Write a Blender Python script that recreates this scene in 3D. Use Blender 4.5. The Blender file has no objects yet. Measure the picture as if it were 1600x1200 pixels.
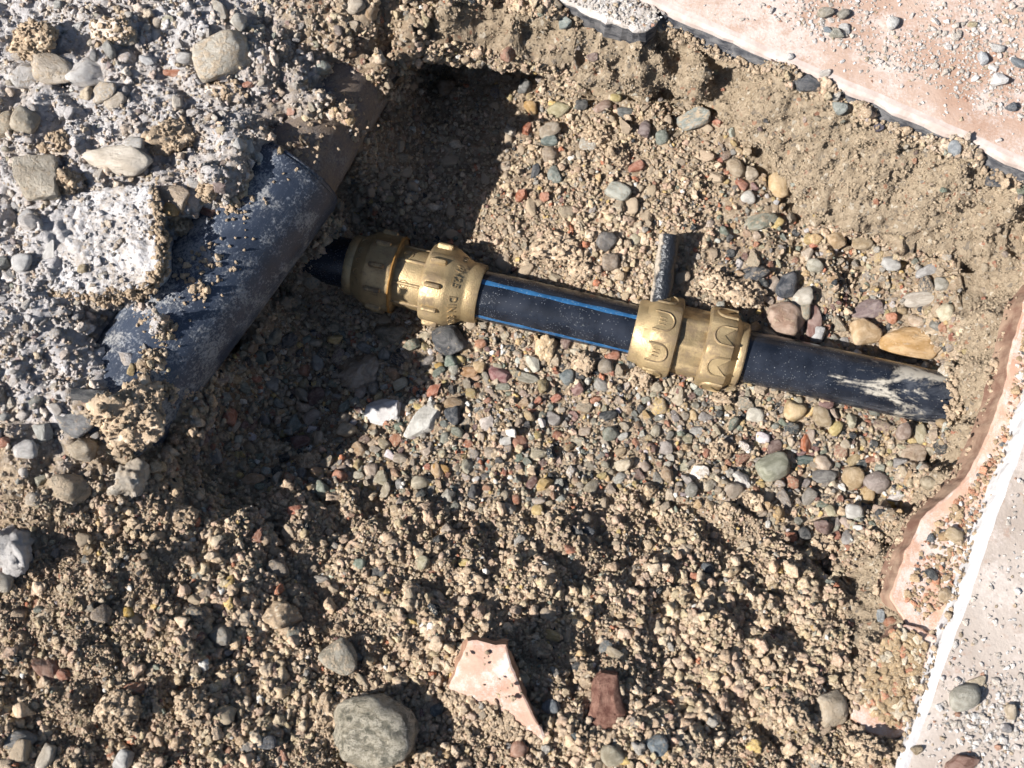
import bpy, bmesh, math, random
import numpy as np
from mathutils import Vector, Matrix, Quaternion

random.seed(7)
rng = np.random.default_rng(7)
scene = bpy.context.scene
col = scene.collection

# ------------------------------------------------------------------ camera
HFOV = math.radians(52.0)
TILT = math.radians(12.0)
ZREF = -0.075                       # height of the buried pipe below the paving
TH = math.tan(HFOV / 2)
DCAM = 0.304 / TH
CAM = np.array([0.0, -DCAM * math.sin(TILT), ZREF + DCAM * math.cos(TILT)])
cd = bpy.data.cameras.new('camera')
cam = bpy.data.objects.new('camera', cd)
col.objects.link(cam)
cam.location = CAM
cam.rotation_euler = (TILT, 0, 0)
cd.sensor_width = 36
cd.angle = HFOV
cd.clip_start = 0.02
cd.clip_end = 200
cd.dof.use_dof = True
cd.dof.focus_distance = DCAM
cd.dof.aperture_fstop = 16.0
scene.camera = cam

# ------------------------------------------------------------------ light
SUN_EL = math.radians(38)
TO_SUN = Vector((-0.945 * math.cos(SUN_EL), -0.327 * math.cos(SUN_EL), math.sin(SUN_EL))).normalized()
world = bpy.data.worlds.new('World')
scene.world = world
world.use_nodes = True
wn = world.node_tree
bg = wn.nodes['Background']
sky = wn.nodes.new('ShaderNodeTexSky')
sky.sky_type = 'NISHITA'
sky.sun_disc = False
sky.sun_elevation = SUN_EL
sky.sun_rotation = math.atan2(TO_SUN.x, TO_SUN.y)
wn.links.new(sky.outputs[0], bg.inputs[0])
bg.inputs[1].default_value = 0.05
ld = bpy.data.lights.new('sun', 'SUN')
ld.energy = 5.0
ld.angle = math.radians(0.53)
ld.color = (1.0, 0.965, 0.92)
sun = bpy.data.objects.new('sun', ld)
col.objects.link(sun)
sun.rotation_euler = (-TO_SUN).to_track_quat('-Z', 'Y').to_euler()
scene.view_settings.view_transform = 'Standard'
scene.view_settings.look = 'None'
scene.view_settings.exposure = 1.0
scene.view_settings.gamma = 1.0
scene.view_settings.use_curve_mapping = False
scene.render.filter_size = 1.0
scene.cycles.max_bounces = 4
scene.cycles.diffuse_bounces = 2
scene.cycles.use_adaptive_sampling = True
scene.cycles.adaptive_threshold = 0.03
scene.cycles.glossy_bounces = 2
scene.cycles.caustics_reflective = False
scene.cycles.caustics_refractive = False

# ------------------------------------------------------------------ helpers
FPX = 800.0 / TH
ct, st = math.cos(TILT), math.sin(TILT)

def P(px, py, z):
    """point at height z (m) that stands under the given place of the view"""
    dx, dy, dz = (px - 800) / FPX, (600 - py) / FPX, -1.0
    wx, wy, wz = dx, dy * ct - dz * st, dy * st + dz * ct
    t = (z - CAM[2]) / wz
    return np.array([CAM[0] + wx * t, CAM[1] + wy * t, z])

def proj(p):
    d = np.asarray(p) - CAM
    cx = d[..., 0]
    cy = d[..., 1] * ct + d[..., 2] * st
    cz = -d[..., 1] * st + d[..., 2] * ct
    return 800 + FPX * cx / -cz, 600 - FPX * cy / -cz, -cz

TAB = rng.uniform(-1, 1, (64, 64, 64)).astype(np.float32)

ROT = np.array(Matrix.Rotation(0.7, 3, 'X') @ Matrix.Rotation(0.9, 3, 'Y') @ Matrix.Rotation(0.5, 3, 'Z'))
def vnoise(p):
    p = np.asarray(p, dtype=np.float64) @ ROT.T
    i = np.floor(p).astype(np.int64)
    f = (p - i).astype(np.float32)
    f = f * f * (3 - 2 * f)
    x0, y0, z0 = i[:, 0] & 63, i[:, 1] & 63, i[:, 2] & 63
    x1, y1, z1 = (x0 + 1) & 63, (y0 + 1) & 63, (z0 + 1) & 63
    fx, fy, fz = f[:, 0], f[:, 1], f[:, 2]
    a = TAB[x0, y0, z0] * (1 - fx) + TAB[x1, y0, z0] * fx
    b = TAB[x0, y1, z0] * (1 - fx) + TAB[x1, y1, z0] * fx
    c = TAB[x0, y0, z1] * (1 - fx) + TAB[x1, y0, z1] * fx
    d = TAB[x0, y1, z1] * (1 - fx) + TAB[x1, y1, z1] * fx
    return (a * (1 - fy) + b * fy) * (1 - fz) + (c * (1 - fy) + d * fy) * fz

def fbm(p, oct=4, gain=0.5):
    p = np.asarray(p)
    s, a = 0, 1.0
    for k in range(oct):
        s = s + a * vnoise(p * (2.03 ** k) + 7.3 * k)
        a *= gain
    return s

def inpoly(px, py, poly):
    px, py = np.asarray(px), np.asarray(py)
    r = np.zeros(px.shape, bool)
    n = len(poly)
    for k in range(n):
        x0, y0 = poly[k]
        x1, y1 = poly[(k + 1) % n]
        if y0 == y1:
            continue
        c = ((y0 > py) != (y1 > py)) & (px < (x1 - x0) * (py - y0) / (y1 - y0) + x0)
        r ^= c
    return r

def sstep(a, b, x):
    t = np.clip((x - a) / (b - a), 0, 1)
    return t * t * (3 - 2 * t)

def mesh_from(name, V, F, mat=None, smooth=True):
    me = bpy.data.meshes.new(name)
    me.from_pydata([tuple(v) for v in V], [], [tuple(f) for f in F])
    if smooth:
        me.shade_smooth()
    if mat:
        me.materials.append(mat)
    me.update()
    return me

def obj(name, me, parent=None, **props):
    o = bpy.data.objects.new(name, me)
    col.objects.link(o)
    if parent is not None:
        o.parent = parent
    for k, v in props.items():
        o[k] = v
    return o

def tag(o, label, cat, group=None):
    o['label'] = label
    o['category'] = cat
    if group:
        o['group'] = group
    return o

# ------------------------------------------------------------------ materials
class NT:
    def __init__(s, name):
        s.m = bpy.data.materials.new(name)
        s.m.use_nodes = True
        s.t = s.m.node_tree
        s.b = s.t.nodes['Principled BSDF']
    def n(s, typ, **kw):
        nd = s.t.nodes.new('ShaderNode' + typ)
        for k, v in kw.items():
            setattr(nd, k, v)
        return nd
    def l(s, a, b):
        s.t.links.new(a, b)
    def coord(s, kind='Object'):
        return s.n('TexCoord').outputs[kind]
    def setin(s, sock, v):
        if isinstance(v, (int, float, tuple, list)):
            sock.default_value = v if not isinstance(v, (tuple, list)) or len(v) != 3 or sock.type == 'VECTOR' else (*v, 1)
        else:
            s.l(v, sock)
    def noise(s, vec, scale, detail=4, rough=0.55, dist=0.0):
        nd = s.n('TexNoise')
        s.l(vec, nd.inputs['Vector'])
        nd.inputs['Scale'].default_value = scale
        nd.inputs['Detail'].default_value = detail
        nd.inputs['Roughness'].default_value = rough
        nd.inputs['Distortion'].default_value = dist
        return nd.outputs[0]
    def voro(s, vec, scale, out='Distance', feature='F1'):
        nd = s.n('TexVoronoi', feature=feature)
        s.l(vec, nd.inputs['Vector'])
        nd.inputs['Scale'].default_value = scale
        return nd.outputs[out]
    def rng(s, v, a, b, c=0.0, d=1.0, smooth=True):
        nd = s.n('MapRange')
        nd.interpolation_type = 'SMOOTHSTEP' if smooth else 'LINEAR'
        s.l(v, nd.inputs['Value'])
        for k, x in zip(('From Min', 'From Max', 'To Min', 'To Max'), (a, b, c, d)):
            s.setin(nd.inputs[k], x)
        return nd.outputs[0]
    def math(s, op, a, b=0.0, c=None):
        nd = s.n('Math', operation=op)
        s.setin(nd.inputs[0], a)
        s.setin(nd.inputs[1], b)
        if c is not None:
            s.setin(nd.inputs[2], c)
        return nd.outputs[0]
    def mix(s, f, a, b, mode='MIX'):
        nd = s.n('Mix', data_type='RGBA', blend_type=mode)
        s.setin(nd.inputs[0], f)
        s.setin(nd.inputs[6], a)
        s.setin(nd.inputs[7], b)
        return nd.outputs[2]
    def bump(s, h, strength=0.5, dist=0.001, prev=None):
        nd = s.n('Bump')
        nd.inputs['Strength'].default_value = strength
        nd.inputs['Distance'].default_value = dist
        s.l(h, nd.inputs['Height'])
        if prev is not None:
            s.l(prev, nd.inputs['Normal'])
        return nd.outputs[0]
    def done(s, color, rough, normal=None, metal=None, spec=None):
        s.setin(s.b.inputs['Base Color'], color)
        s.setin(s.b.inputs['Roughness'], rough)
        if normal is not None:
            s.l(normal, s.b.inputs['Normal'])
        if metal is not None:
            s.setin(s.b.inputs['Metallic'], metal)
        if spec is not None:
            s.b.inputs['Specular IOR Level'].default_value = spec
        return s.m

SOIL = (0.445, 0.342, 0.24)
SOIL_L = (0.55, 0.445, 0.33)
SOIL_D = (0.32, 0.24, 0.162)
DUST = (0.63, 0.61, 0.61)

def soil_material():
    m = NT('soil')
    c = m.coord()
    a = m.noise(c, 22, 4)
    b = m.noise(c, 260, 5, 0.65)
    g = m.noise(c, 900, 3, 0.7)
    base = m.mix(m.rng(a, 0.3, 0.7), SOIL_D, SOIL)
    base = m.mix(m.rng(b, 0.42, 0.72), base, SOIL_L)
    at = m.n('Attribute', attribute_name='clay')
    base = m.mix(m.math('MULTIPLY', at.outputs['Fac'], 0.75), base, m.mix(m.rng(b, 0.3, 0.7), (0.30, 0.235, 0.162), (0.42, 0.335, 0.236)))
    # grains of darker and brighter sand
    v = m.n('TexVoronoi', feature='F1')
    m.l(c, v.inputs['Vector'])
    v.inputs['Scale'].default_value = 480
    sep = m.n('SeparateColor')
    m.l(v.outputs['Color'], sep.inputs[0])
    base = m.mix(m.rng(sep.outputs[0], 0.93, 0.97, 0, 0.6), base, (0.12, 0.11, 0.10))
    base = m.mix(m.rng(sep.outputs[1], 0.94, 0.97, 0, 0.6), base, (0.62, 0.56, 0.46))
    base = m.mix(m.rng(sep.outputs[2], 0.965, 0.98, 0, 0.6), base, (0.33, 0.14, 0.08))
    du = m.n('Attribute', attribute_name='dust')
    f = m.math('ADD', du.outputs['Fac'], m.math('MULTIPLY_ADD', m.noise(c, 75, 5, 0.65), 1.2, -0.6))
    base = m.mix(m.rng(f, 0.30, 0.85, 0, 0.95), base, m.mix(m.rng(g, 0.35, 0.65), (0.53, 0.50, 0.49), DUST))
    dk = m.n('Attribute', attribute_name='dark_floor')
    base = m.mix(m.math('MULTIPLY', dk.outputs['Fac'], 0.75), base, m.mix(1.0, base, (0.52, 0.47, 0.43), 'MULTIPLY'))  # darker soil tone where the floor mask is set
    g2 = m.noise(c, 420, 6, 0.8)
    h = m.math('ADD', m.math('MULTIPLY', b, 0.8), m.math('MULTIPLY', g2, 1.3))
    base = m.mix(m.rng(g2, 0.46, 0.30, 0, 0.6), base, m.mix(1.0, base, (0.5, 0.46, 0.42), 'MULTIPLY'))
    return m.done(base, 0.95, m.bump(h, 1.0, 0.0022), spec=0.2)

def rock_material(name, instanced, kind='stone'):
    m = NT(name)
    if instanced:
        at = m.n('Attribute', attribute_type='INSTANCER', attribute_name='col')
        colr, alpha = at.outputs['Color'], at.outputs['Alpha']
        oi = m.n('ObjectInfo')
    else:
        oi = m.n('ObjectInfo')
        colr, alpha = oi.outputs['Color'], oi.outputs['Alpha']
    c0 = m.coord()
    off = m.n('VectorMath', operation='ADD')
    m.l(c0, off.inputs[0])
    cmb = m.n('CombineXYZ')
    m.l(m.math('MULTIPLY', oi.outputs['Random'], 61.0), cmb.inputs[0])
    m.l(m.math('MULTIPLY', oi.outputs['Random'], 37.0), cmb.inputs[1])
    m.l(cmb.outputs[0], off.inputs[1])
    c = off.outputs[0]
    if kind == 'stone':
        n1 = m.noise(c, 1.4, 3, 0.6, 0.6)
        n2 = m.noise(c, 7.0, 4, 0.65)
        base = m.mix(m.rng(n1, 0.35, 0.68), m.mix(1.0, colr, (0.72, 0.70, 0.68), 'MULTIPLY'), m.mix(0.22, colr, (0.62, 0.57, 0.5)))
        base = m.mix(m.rng(n2, 0.62, 0.78, 0, 0.45), base, (0.70, 0.66, 0.60))
        base = m.mix(m.rng(n2, 0.36, 0.24, 0, 0.6), base, m.mix(1.0, colr, (0.35, 0.33, 0.3), 'MULTIPLY'))
        n3 = m.noise(c, 3.2, 4, 0.7)
        f = m.math('ADD', alpha, m.math('MULTIPLY_ADD', n3, 1.6, -0.8))
        fac = m.rng(f, 0.42, 0.72, 0, 0.92)
        base = m.mix(fac, base, m.mix(m.noise(c, 14, 3), (0.34, 0.258, 0.175), SOIL_L))
        rough = m.rng(fac, 0, 0.8, 0.55, 0.95)
        n5 = m.noise(c, 26, 4, 0.7)
        base = m.mix(m.rng(n5, 0.40, 0.25, 0, 0.55), base, m.mix(1.0, base, (0.4, 0.38, 0.36), 'MULTIPLY'))
        h = m.math('ADD', n2, m.math('MULTIPLY', n5, 0.8))
        h = m.math('ADD', h, m.math('MULTIPLY', fac, 0.5))
        return m.done(base, rough, m.bump(h, 0.85, 0.0014), spec=0.35)
    # soil crumb or clod
    n1 = m.noise(c, 2.2, 3, 0.7)
    n2 = m.noise(c, 9.0, 3, 0.7)
    base = m.mix(m.rng(n1, 0.3, 0.7), m.mix(1.0, colr, (0.82, 0.79, 0.76), 'MULTIPLY'), m.mix(1.0, colr, (1.18, 1.18, 1.18), 'MULTIPLY'))
    v = m.n('TexVoronoi')
    m.l(c, v.inputs['Vector'])
    v.inputs['Scale'].default_value = 7
    sp = m.n('SeparateColor')
    m.l(v.outputs['Color'], sp.inputs[0])
    base = m.mix(m.math('MULTIPLY', m.rng(sp.outputs[0], 0.90, 0.95), 0.4), base, (0.20, 0.16, 0.13))
    base = m.mix(m.math('MULTIPLY', m.rng(sp.outputs[1], 0.88, 0.93), 0.6), base, (0.62, 0.54, 0.42))
    return m.done(base, 0.96, m.bump(n2, 0.8, 0.0012), spec=0.15)

def terracotta_material(name, c1, c2, dusty=0.4, scale=60):
    m = NT(name)
    c = m.coord()
    a = m.noise(c, scale * 0.35, 5, 0.65, 0.4)
    b = m.noise(c, scale * 3, 5, 0.7)
    g = m.noise(c, scale * 14, 3, 0.7)
    base = m.mix(m.rng(a, 0.3, 0.7), c1, c2)
    base = m.mix(m.rng(b, 0.55, 0.75, 0, 0.5), base, (0.30, 0.15, 0.09))
    f = m.math('ADD', m.math('MULTIPLY', m.noise(c, scale * 0.5, 6, 0.75), 1.0), m.math('MULTIPLY', g, 0.35))
    base = m.mix(m.rng(f, 0.92 - dusty * 0.5, 1.12 - dusty * 0.5, 0, 0.85), base, (0.55, 0.48, 0.44))
    h = m.math('ADD', b, m.math('MULTIPLY', g, 0.6))
    return m.done(base, 0.9, m.bump(h, 0.6, 0.0008), spec=0.2)

def plain_noise(name, c1, c2, scale, rough=0.9, bs=0.5, bd=0.0008, detail=5, spec=0.3, stretch=None):
    m = NT(name)
    c = m.coord()
    if stretch:
        mp = m.n('Mapping')
        m.l(c, mp.inputs['Vector'])
        mp.inputs['Scale'].default_value = stretch
        c = mp.outputs[0]
    a = m.noise(c, scale, detail, 0.65, 0.3)
    g = m.noise(c, scale * 6, 4, 0.7)
    base = m.mix(m.rng(a, 0.32, 0.68), c1, c2)
    base = m.mix(m.rng(g, 0.35, 0.2, 0, 0.4), base, tuple(0.5 * x for x in c1))
    return m.done(base, rough, m.bump(m.math('ADD', a, g), bs, bd), spec=spec)

M = {}
M['soil'] = soil_material()
M['stone'] = rock_material('stone', False)
M['stone_i'] = rock_material('gravel_stone', True)
M['clod'] = rock_material('soil_clod', False, 'clod')
M['clod_i'] = rock_material('soil_crumb', True, 'clod')

def brass_material():
    m = NT('cast_brass')
    c = m.coord()
    a = m.noise(c, 45, 5, 0.6)
    g = m.noise(c, 1100, 2, 0.6)
    base = m.mix(m.rng(a, 0.3, 0.7), (0.34, 0.245, 0.125), (0.52, 0.395, 0.22))
    d = m.noise(c, 140, 5, 0.7)
    f = m.rng(d, 0.52, 0.70, 0, 0.75)
    base = m.mix(f, base, (0.20, 0.14, 0.08))
    rough = m.math('ADD', m.rng(a, 0.3, 0.7, 0.42, 0.56), m.math('MULTIPLY', f, 0.25))
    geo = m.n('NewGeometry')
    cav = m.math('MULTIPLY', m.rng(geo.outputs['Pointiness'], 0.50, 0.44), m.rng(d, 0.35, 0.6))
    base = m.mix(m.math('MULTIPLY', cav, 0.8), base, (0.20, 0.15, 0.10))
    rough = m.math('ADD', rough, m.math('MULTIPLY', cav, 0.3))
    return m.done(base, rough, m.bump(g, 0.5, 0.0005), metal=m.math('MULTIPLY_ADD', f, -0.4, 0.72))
M['brass'] = brass_material()
M['grease'] = plain_noise('amber_grease', (0.22, 0.105, 0.025), (0.33, 0.175, 0.05), 300, 0.45, 0.3, 0.0004)

def black_pipe(name, mud, dots=(0.95, 0.25)):
    m = NT(name)
    c = m.coord()
    n = m.noise(c, 60, 5, 0.6)
    base = m.mix(m.rng(n, 0.3, 0.7), (0.006, 0.008, 0.013), (0.018, 0.022, 0.032))
    # dust specks and dried droplets
    v = m.n('TexVoronoi')
    m.l(c, v.inputs['Vector'])
    v.inputs['Scale'].default_value = 1250
    sp = m.n('SeparateColor')
    m.l(v.outputs['Color'], sp.inputs[0])
    dens = m.rng(m.noise(c, 34, 3, 0.6), 0.36, 0.62, dots[0], dots[1])
    dot = m.math('MULTIPLY', m.math('GREATER_THAN', sp.outputs[0], dens), m.rng(v.outputs['Distance'], m.math('MULTIPLY_ADD', sp.outputs[1], 0.35, 0.12), 0.08))
    base = m.mix(m.math('MULTIPLY', dot, m.math('MULTIPLY_ADD', sp.outputs[2], 0.5, 0.15)), base, (0.34, 0.36, 0.38))
    rough = m.math('MULTIPLY_ADD', dot, 0.4, 0.27)
    h = m.math('MULTIPLY', dot, 0.5)
    if mud:
        mp = m.n('Mapping')
        m.l(c, mp.inputs['Vector'])
        mp.inputs['Scale'].default_value = (1.0, 2.6, 2.6)
        w = m.noise(mp.outputs[0], 17, 6, 0.62, 1.6)
        sx = m.n('SeparateXYZ')
        m.l(c, sx.inputs[0])
        along = m.rng(sx.outputs[0], 0.015, 0.115, -0.10, 0.05)
        f = m.rng(m.math('ADD', w, m.math('ADD', along, m.math('MULTIPLY_ADD', m.noise(c, 420, 4, 0.7), 0.22, -0.11))), 0.57, 0.70, 0, 0.75)
        thin = m.rng(m.math('ADD', m.noise(mp.outputs[0], 34, 5, 0.7, 0.8), along), 0.5, 0.75, 0, 0.16)
        base = m.mix(thin, base, (0.30, 0.32, 0.36))
        base = m.mix(f, base, (0.47, 0.43, 0.36))
        rough = m.math('ADD', rough, m.math('MULTIPLY', f, 0.5))
        h = m.math('ADD', h, f)
    return m.done(base, rough, m.bump(h, 0.5, 0.0005))
M['pipe_clean'] = black_pipe('black_plastic_pipe', False)
M['pipe_mud'] = black_pipe('muddy_black_plastic_pipe', True, (1.0, 0.75))

def stripe_mat():
    m = NT('blue_stripe')
    c = m.coord()
    n = m.noise(c, 160, 5, 0.65)
    base = m.mix(m.rng(n, 0.3, 0.7), (0.010, 0.06, 0.15), (0.03, 0.12, 0.26))
    v = m.voro(c, 620)
    base = m.mix(m.rng(v, 0.28, 0.12, 0, 0.5), base, (0.3, 0.36, 0.42))
    return m.done(base, 0.32)
M['stripe'] = stripe_mat()

def drain_mat(name, brown):
    m = NT(name)
    c = m.coord()
    n = m.noise(c, 30, 6, 0.65, 0.4)
    n2 = m.noise(c, 130, 6, 0.75)
    base = m.mix(m.rng(n, 0.3, 0.7), (0.020, 0.027, 0.044), (0.036, 0.048, 0.074))
    mp = m.n('Mapping')
    m.l(c, mp.inputs['Vector'])
    mp.inputs['Scale'].default_value = (1.0, 5.0, 5.0)
    mp.inputs['Rotation'].default_value = (0, 0, 0.5)
    scr = m.noise(mp.outputs[0], 110, 4, 0.7, 1.2)
    base = m.mix(m.rng(scr, 0.58, 0.72, 0, 0.35), base, (0.30, 0.31, 0.32))
    # dried whitish mortar film: grainy patches with torn edges
    gr_ = m.noise(c, 700, 3, 0.75)
    n4 = m.noise(c, 42, 8, 0.72, 0.3)
    f = m.math('ADD', m.math('MULTIPLY', n4, 1.1), m.math('ADD', m.math('MULTIPLY', n2, 0.45), m.math('MULTIPLY', gr_, 0.85)))
    fac = m.math('ADD', m.rng(f, 1.17, 1.38, 0.02, 0.62), m.rng(gr_, 0.60, 0.75, 0, 0.18))
    base = m.mix(fac, base, m.mix(m.rng(n4, 0.4, 0.6), (0.30, 0.34, 0.41), (0.40, 0.39, 0.37)))
    if brown:
        bn = m.math('ADD', m.noise(c, 55, 6, 0.75), m.math('MULTIPLY', gr_, 0.35))
        base = m.mix(m.rng(bn, 0.45, 0.80, 0.25, 0.95), base, m.mix(gr_, (0.11, 0.08, 0.06), (0.24, 0.18, 0.13)))
    rough = m.rng(fac, 0, 0.75, 0.34, 0.70)
    if brown:
        rough = 0.8
    return m.done(base, rough, m.bump(m.math('ADD', n2, m.math('ADD', scr, m.math('MULTIPLY', fac, 0.8))), 0.6 if brown else 0.35, 0.0008))
M['drain'] = drain_mat('dark_blue_grey_plastic', False)
M['drain_brown'] = drain_mat('mud_filmed_plastic', True)

M['terracotta_top'] = terracotta_material('weathered_pink_paving', (0.34, 0.215, 0.155), (0.45, 0.335, 0.27), 0.62, 45)
M['paving_grey'] = terracotta_material('weathered_grey_paving', (0.33, 0.275, 0.235), (0.45, 0.395, 0.35), 0.5, 40)
M['bed_top'] = terracotta_material('orange_clay_tile', (0.42, 0.25, 0.175), (0.53, 0.37, 0.28), 0.62, 90)
M['bed_edge'] = terracotta_material('chipped_clay_edge', (0.40, 0.235, 0.165), (0.50, 0.35, 0.28), 0.5, 160)
M['bed_side'] = plain_noise('broken_red_clay', (0.12, 0.060, 0.042), (0.27, 0.185, 0.13), 70, 0.85)
M['shard'] = terracotta_material('pink_clay_shard', (0.34, 0.205, 0.15), (0.43, 0.29, 0.225), 0.55, 150)
M['shard_side'] = plain_noise('clay_shard_side', (0.22, 0.12, 0.08), (0.33, 0.2, 0.13), 160)
M['brick_dark'] = plain_noise('dark_red_brick', (0.11, 0.045, 0.032), (0.27, 0.15, 0.11), 260, 0.8, 0.9, 0.0015)
M['slab_edge'] = plain_noise('pale_slab_edge', (0.36, 0.29, 0.255), (0.49, 0.42, 0.39), 90, 0.8, 0.3)
M['slab_edge_white'] = plain_noise('white_grout_edge', (0.36, 0.35, 0.35), (0.56, 0.55, 0.55), 120, 0.85, 0.4)
M['slab_side'] = plain_noise('dark_bitumen_side', (0.030, 0.033, 0.042), (0.16, 0.155, 0.155), 110, 0.85, 0.7, 0.0012, stretch=(1, 1, 2.5))
M['mortar'] = plain_noise('grey_mortar', (0.45, 0.40, 0.355), (0.62, 0.57, 0.53), 140, 0.95, 0.9, 0.0015)
def concrete_mat():
    m = NT('dusty_concrete')
    c = m.coord()
    a = m.noise(c, 45, 6, 0.7)
    g = m.noise(c, 420, 4, 0.7)
    base = m.mix(m.rng(m.math('ADD', a, m.math('MULTIPLY', g, 0.9)), 0.74, 1.14), (0.34, 0.30, 0.265), (0.50, 0.485, 0.485))
    base = m.mix(m.rng(g, 0.40, 0.28, 0, 0.5), base, (0.24, 0.19, 0.15))
    return m.done(base, 0.95, m.bump(g, 0.9, 0.0014), spec=0.2)
M['concrete'] = concrete_mat()

def boulder_mat():
    m = NT('polished_greenstone')
    c = m.coord()
    a = m.noise(c, 1.7, 6, 0.65, 0.9)
    b = m.noise(c, 6.0, 6, 0.75, 0.4)
    g = m.noise(c, 40, 3, 0.7)
    base = m.mix(m.rng(a, 0.38, 0.62), (0.15, 0.14, 0.105), (0.40, 0.35, 0.26))
    base = m.mix(m.rng(m.math('ADD', b, m.math('MULTIPLY_ADD', g, 0.35, -0.17)), 0.46, 0.58, 0, 0.9), base, (0.58, 0.52, 0.41))
    base = m.mix(m.rng(b, 0.42, 0.30, 0, 0.8), base, (0.06, 0.07, 0.062))
    base = m.mix(m.rng(g, 0.42, 0.30, 0, 0.5), base, (0.20, 0.155, 0.10))
    return m.done(base, m.rng(b, 0.3, 0.7, 0.28, 0.55), m.bump(m.math('ADD', b, m.math('MULTIPLY', g, 0.4)), 1.0, 0.004))
M['boulder'] = boulder_mat()

# ------------------------------------------------------------------ the ground, dug open
BED_LOW = [(1412,968),(1370,1010),(1340,1050),(1332,1098),(1318,1112),(1350,1150),(1460,1160),(1480,1000)]
BED = [(1650,420),(1604,464),(1578,560),(1560,640),(1520,735),(1484,772),(1446,804),(1416,860),(1388,935),(1424,985),(1500,1000),(1660,1010),(1760,700)]
STRIP = [(1036,24),(1006,55),(940,28),(862,-8),(600,-130),(640,-170),(1002,6)]
SIDE_SLAB = [(1704,360),(1606,636),(1404,1204),(1300,1500),(2400,1900),(2700,800)]
TOP_SLAB = [(1008,2),(1660,285),(2500,650),(2900,-300),(1900,-900),(640,-160)]
CP = [
 # pit floor
 (700,250,-100),(760,330,-98),(820,200,-92),(820,330,-95),(900,250,-89),(1000,250,-87),(1000,350,-88),
 (1100,300,-85),(1180,350,-85),(880,390,-90),(960,420,-86),(1100,430,-82),(1200,420,-84),(1300,440,-84),(1400,450,-84),(1440,500,-84),
 (1300,640,-87),(1400,680,-85),(1200,650,-91),(1300,760,-84),(1370,790,-80),(1100,650,-92),(1000,640,-95),(900,600,-98),
 (800,580,-100),(700,580,-103),(600,580,-106),(500,560,-110),(480,480,-112),(450,600,-110),(400,660,-104),(540,640,-105),
 (620,680,-99),(700,680,-95),(800,680,-93),(900,700,-91),(1000,720,-88),(1100,760,-84),(1200,800,-80),(1290,860,-76),
 (560,330,-108),
 # slope of loose soil climbing out of the pit
 (350,740,-76),(450,760,-80),(550,760,-84),(650,770,-82),(750,780,-79),(850,800,-77),(950,820,-77),(1050,850,-72),(1150,880,-68),(1240,900,-66),(1300,905,-74),
 (300,800,-44),(400,850,-48),(500,850,-60),(600,870,-58),(700,880,-56),(800,900,-52),(900,920,-55),(1000,930,-53),(1060,960,-52),(1120,960,-46),(1200,980,-43),(1300,970,-44),
 (200,850,-22),(300,950,-24),(400,950,-31),(500,960,-40),(600,970,-40),(750,980,-36),(870,990,-39),(1000,1030,-32),(1100,1060,-30),(1200,1080,-26),(1290,1050,-30),
 (0,900,-8),(100,950,-11),(200,1050,-12),(0,1200,0),(200,1200,-6),(400,1100,-19),(400,1200,-12),(600,1100,-24),(600,1200,-12),(800,1120,-22),
 (800,1200,-14),(1000,1200,-12),(1200,1200,-12),(1350,1200,-12),(1300,1130,-18),(1390,1100,-16),(1440,1000,-11),(1435,945,-15),(1385,1010,-17),(1480,960,-12),(1420,1160,-9),(1410,1060,-11),(1520,860,-22),
 # bank on the left
 (0,700,0),(0,600,4),(0,400,5),(0,200,5),(0,0,8),(150,0,8),(300,0,5),(450,0,0),(560,20,-5),(640,28,-14),
 (200,100,6),(350,120,4),(450,100,0),(500,150,-5),(150,250,4),(300,230,-2),(380,200,-4),(100,500,2),(200,420,0),(250,380,-7),(300,330,-7),
 (150,700,-10),(100,760,-10),(100,640,-2),(200,560,-6),(240,480,-7),(300,400,-8),(340,330,-8),(420,220,-6),(160,600,-2),
 (205,640,-8),(245,605,-16),(255,660,-24),(285,700,-62),(230,730,-24),
 # the bank ends on the crest of the buried drain
 (590,80,-8),(535,168,-7),(475,220,-7),(440,240,-7),(362,335,-7),(318,432,-7),(268,498,-7),(224,572,-9),
 (612,145,-75),(575,220,-80),(525,290,-82),(470,300,-75),(390,405,-75),(330,490,-75),(265,580,-75),
 (515,335,-108),(430,440,-110),(350,560,-108),(290,640,-96),
 # ledge over the hollow at the top of the pit
 (700,0,-2),(850,0,-6),(700,25,-10),(800,40,-14),(900,62,-18),(950,100,-28),(1000,112,-28),
 # soil face under the paving
 (1000,66,-13),(1100,104,-12),(1200,144,-12),(1300,192,-12),(1400,233,-12),(1500,276,-12),(1600,316,-12),
 (1100,140,-34),(1200,215,-40),(1300,255,-38),(1400,295,-38),(1500,340,-42),(1570,370,-48),
 (1190,270,-64),
 (1175,310,-86),
 (1200,50,-22),(1500,100,-22),(1700,300,-22),(1050,10,-20),(1700,100,-22),(1300,-100,-22),
 # under the broken tile bed on the right
 (1540,460,-62),(1590,430,-44),(1595,520,-42),(1575,640,-42),(1545,760,-42),(1460,850,-42),(1660,600,-42),(1620,800,-36),(1560,1000,-26),(1500,1200,-22),(1720,1000,-26),
 (1468,560,-85),(1464,640,-85),(1448,720,-83),(1398,800,-80),
 (1552,490,-34),(1540,580,-34),(1527,660,-34),(1490,742,-34),(1430,808,-34),(1392,870,-34),(1366,930,-33),(1385,850,-56),(1345,920,-50),(1345,950,-40),(1330,1040,-26),
 (1503,622,-56),(1506,588,-56),(1496,662,-58),
 # farther out
 (-300,-200,0),(-300,600,0),(-300,1400,0),(400,1500,0),(1200,1500,-8),(1900,1500,-24),(400,-250,0),(1000,-250,-10),(2000,300,-24),(2000,900,-26),
]
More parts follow.
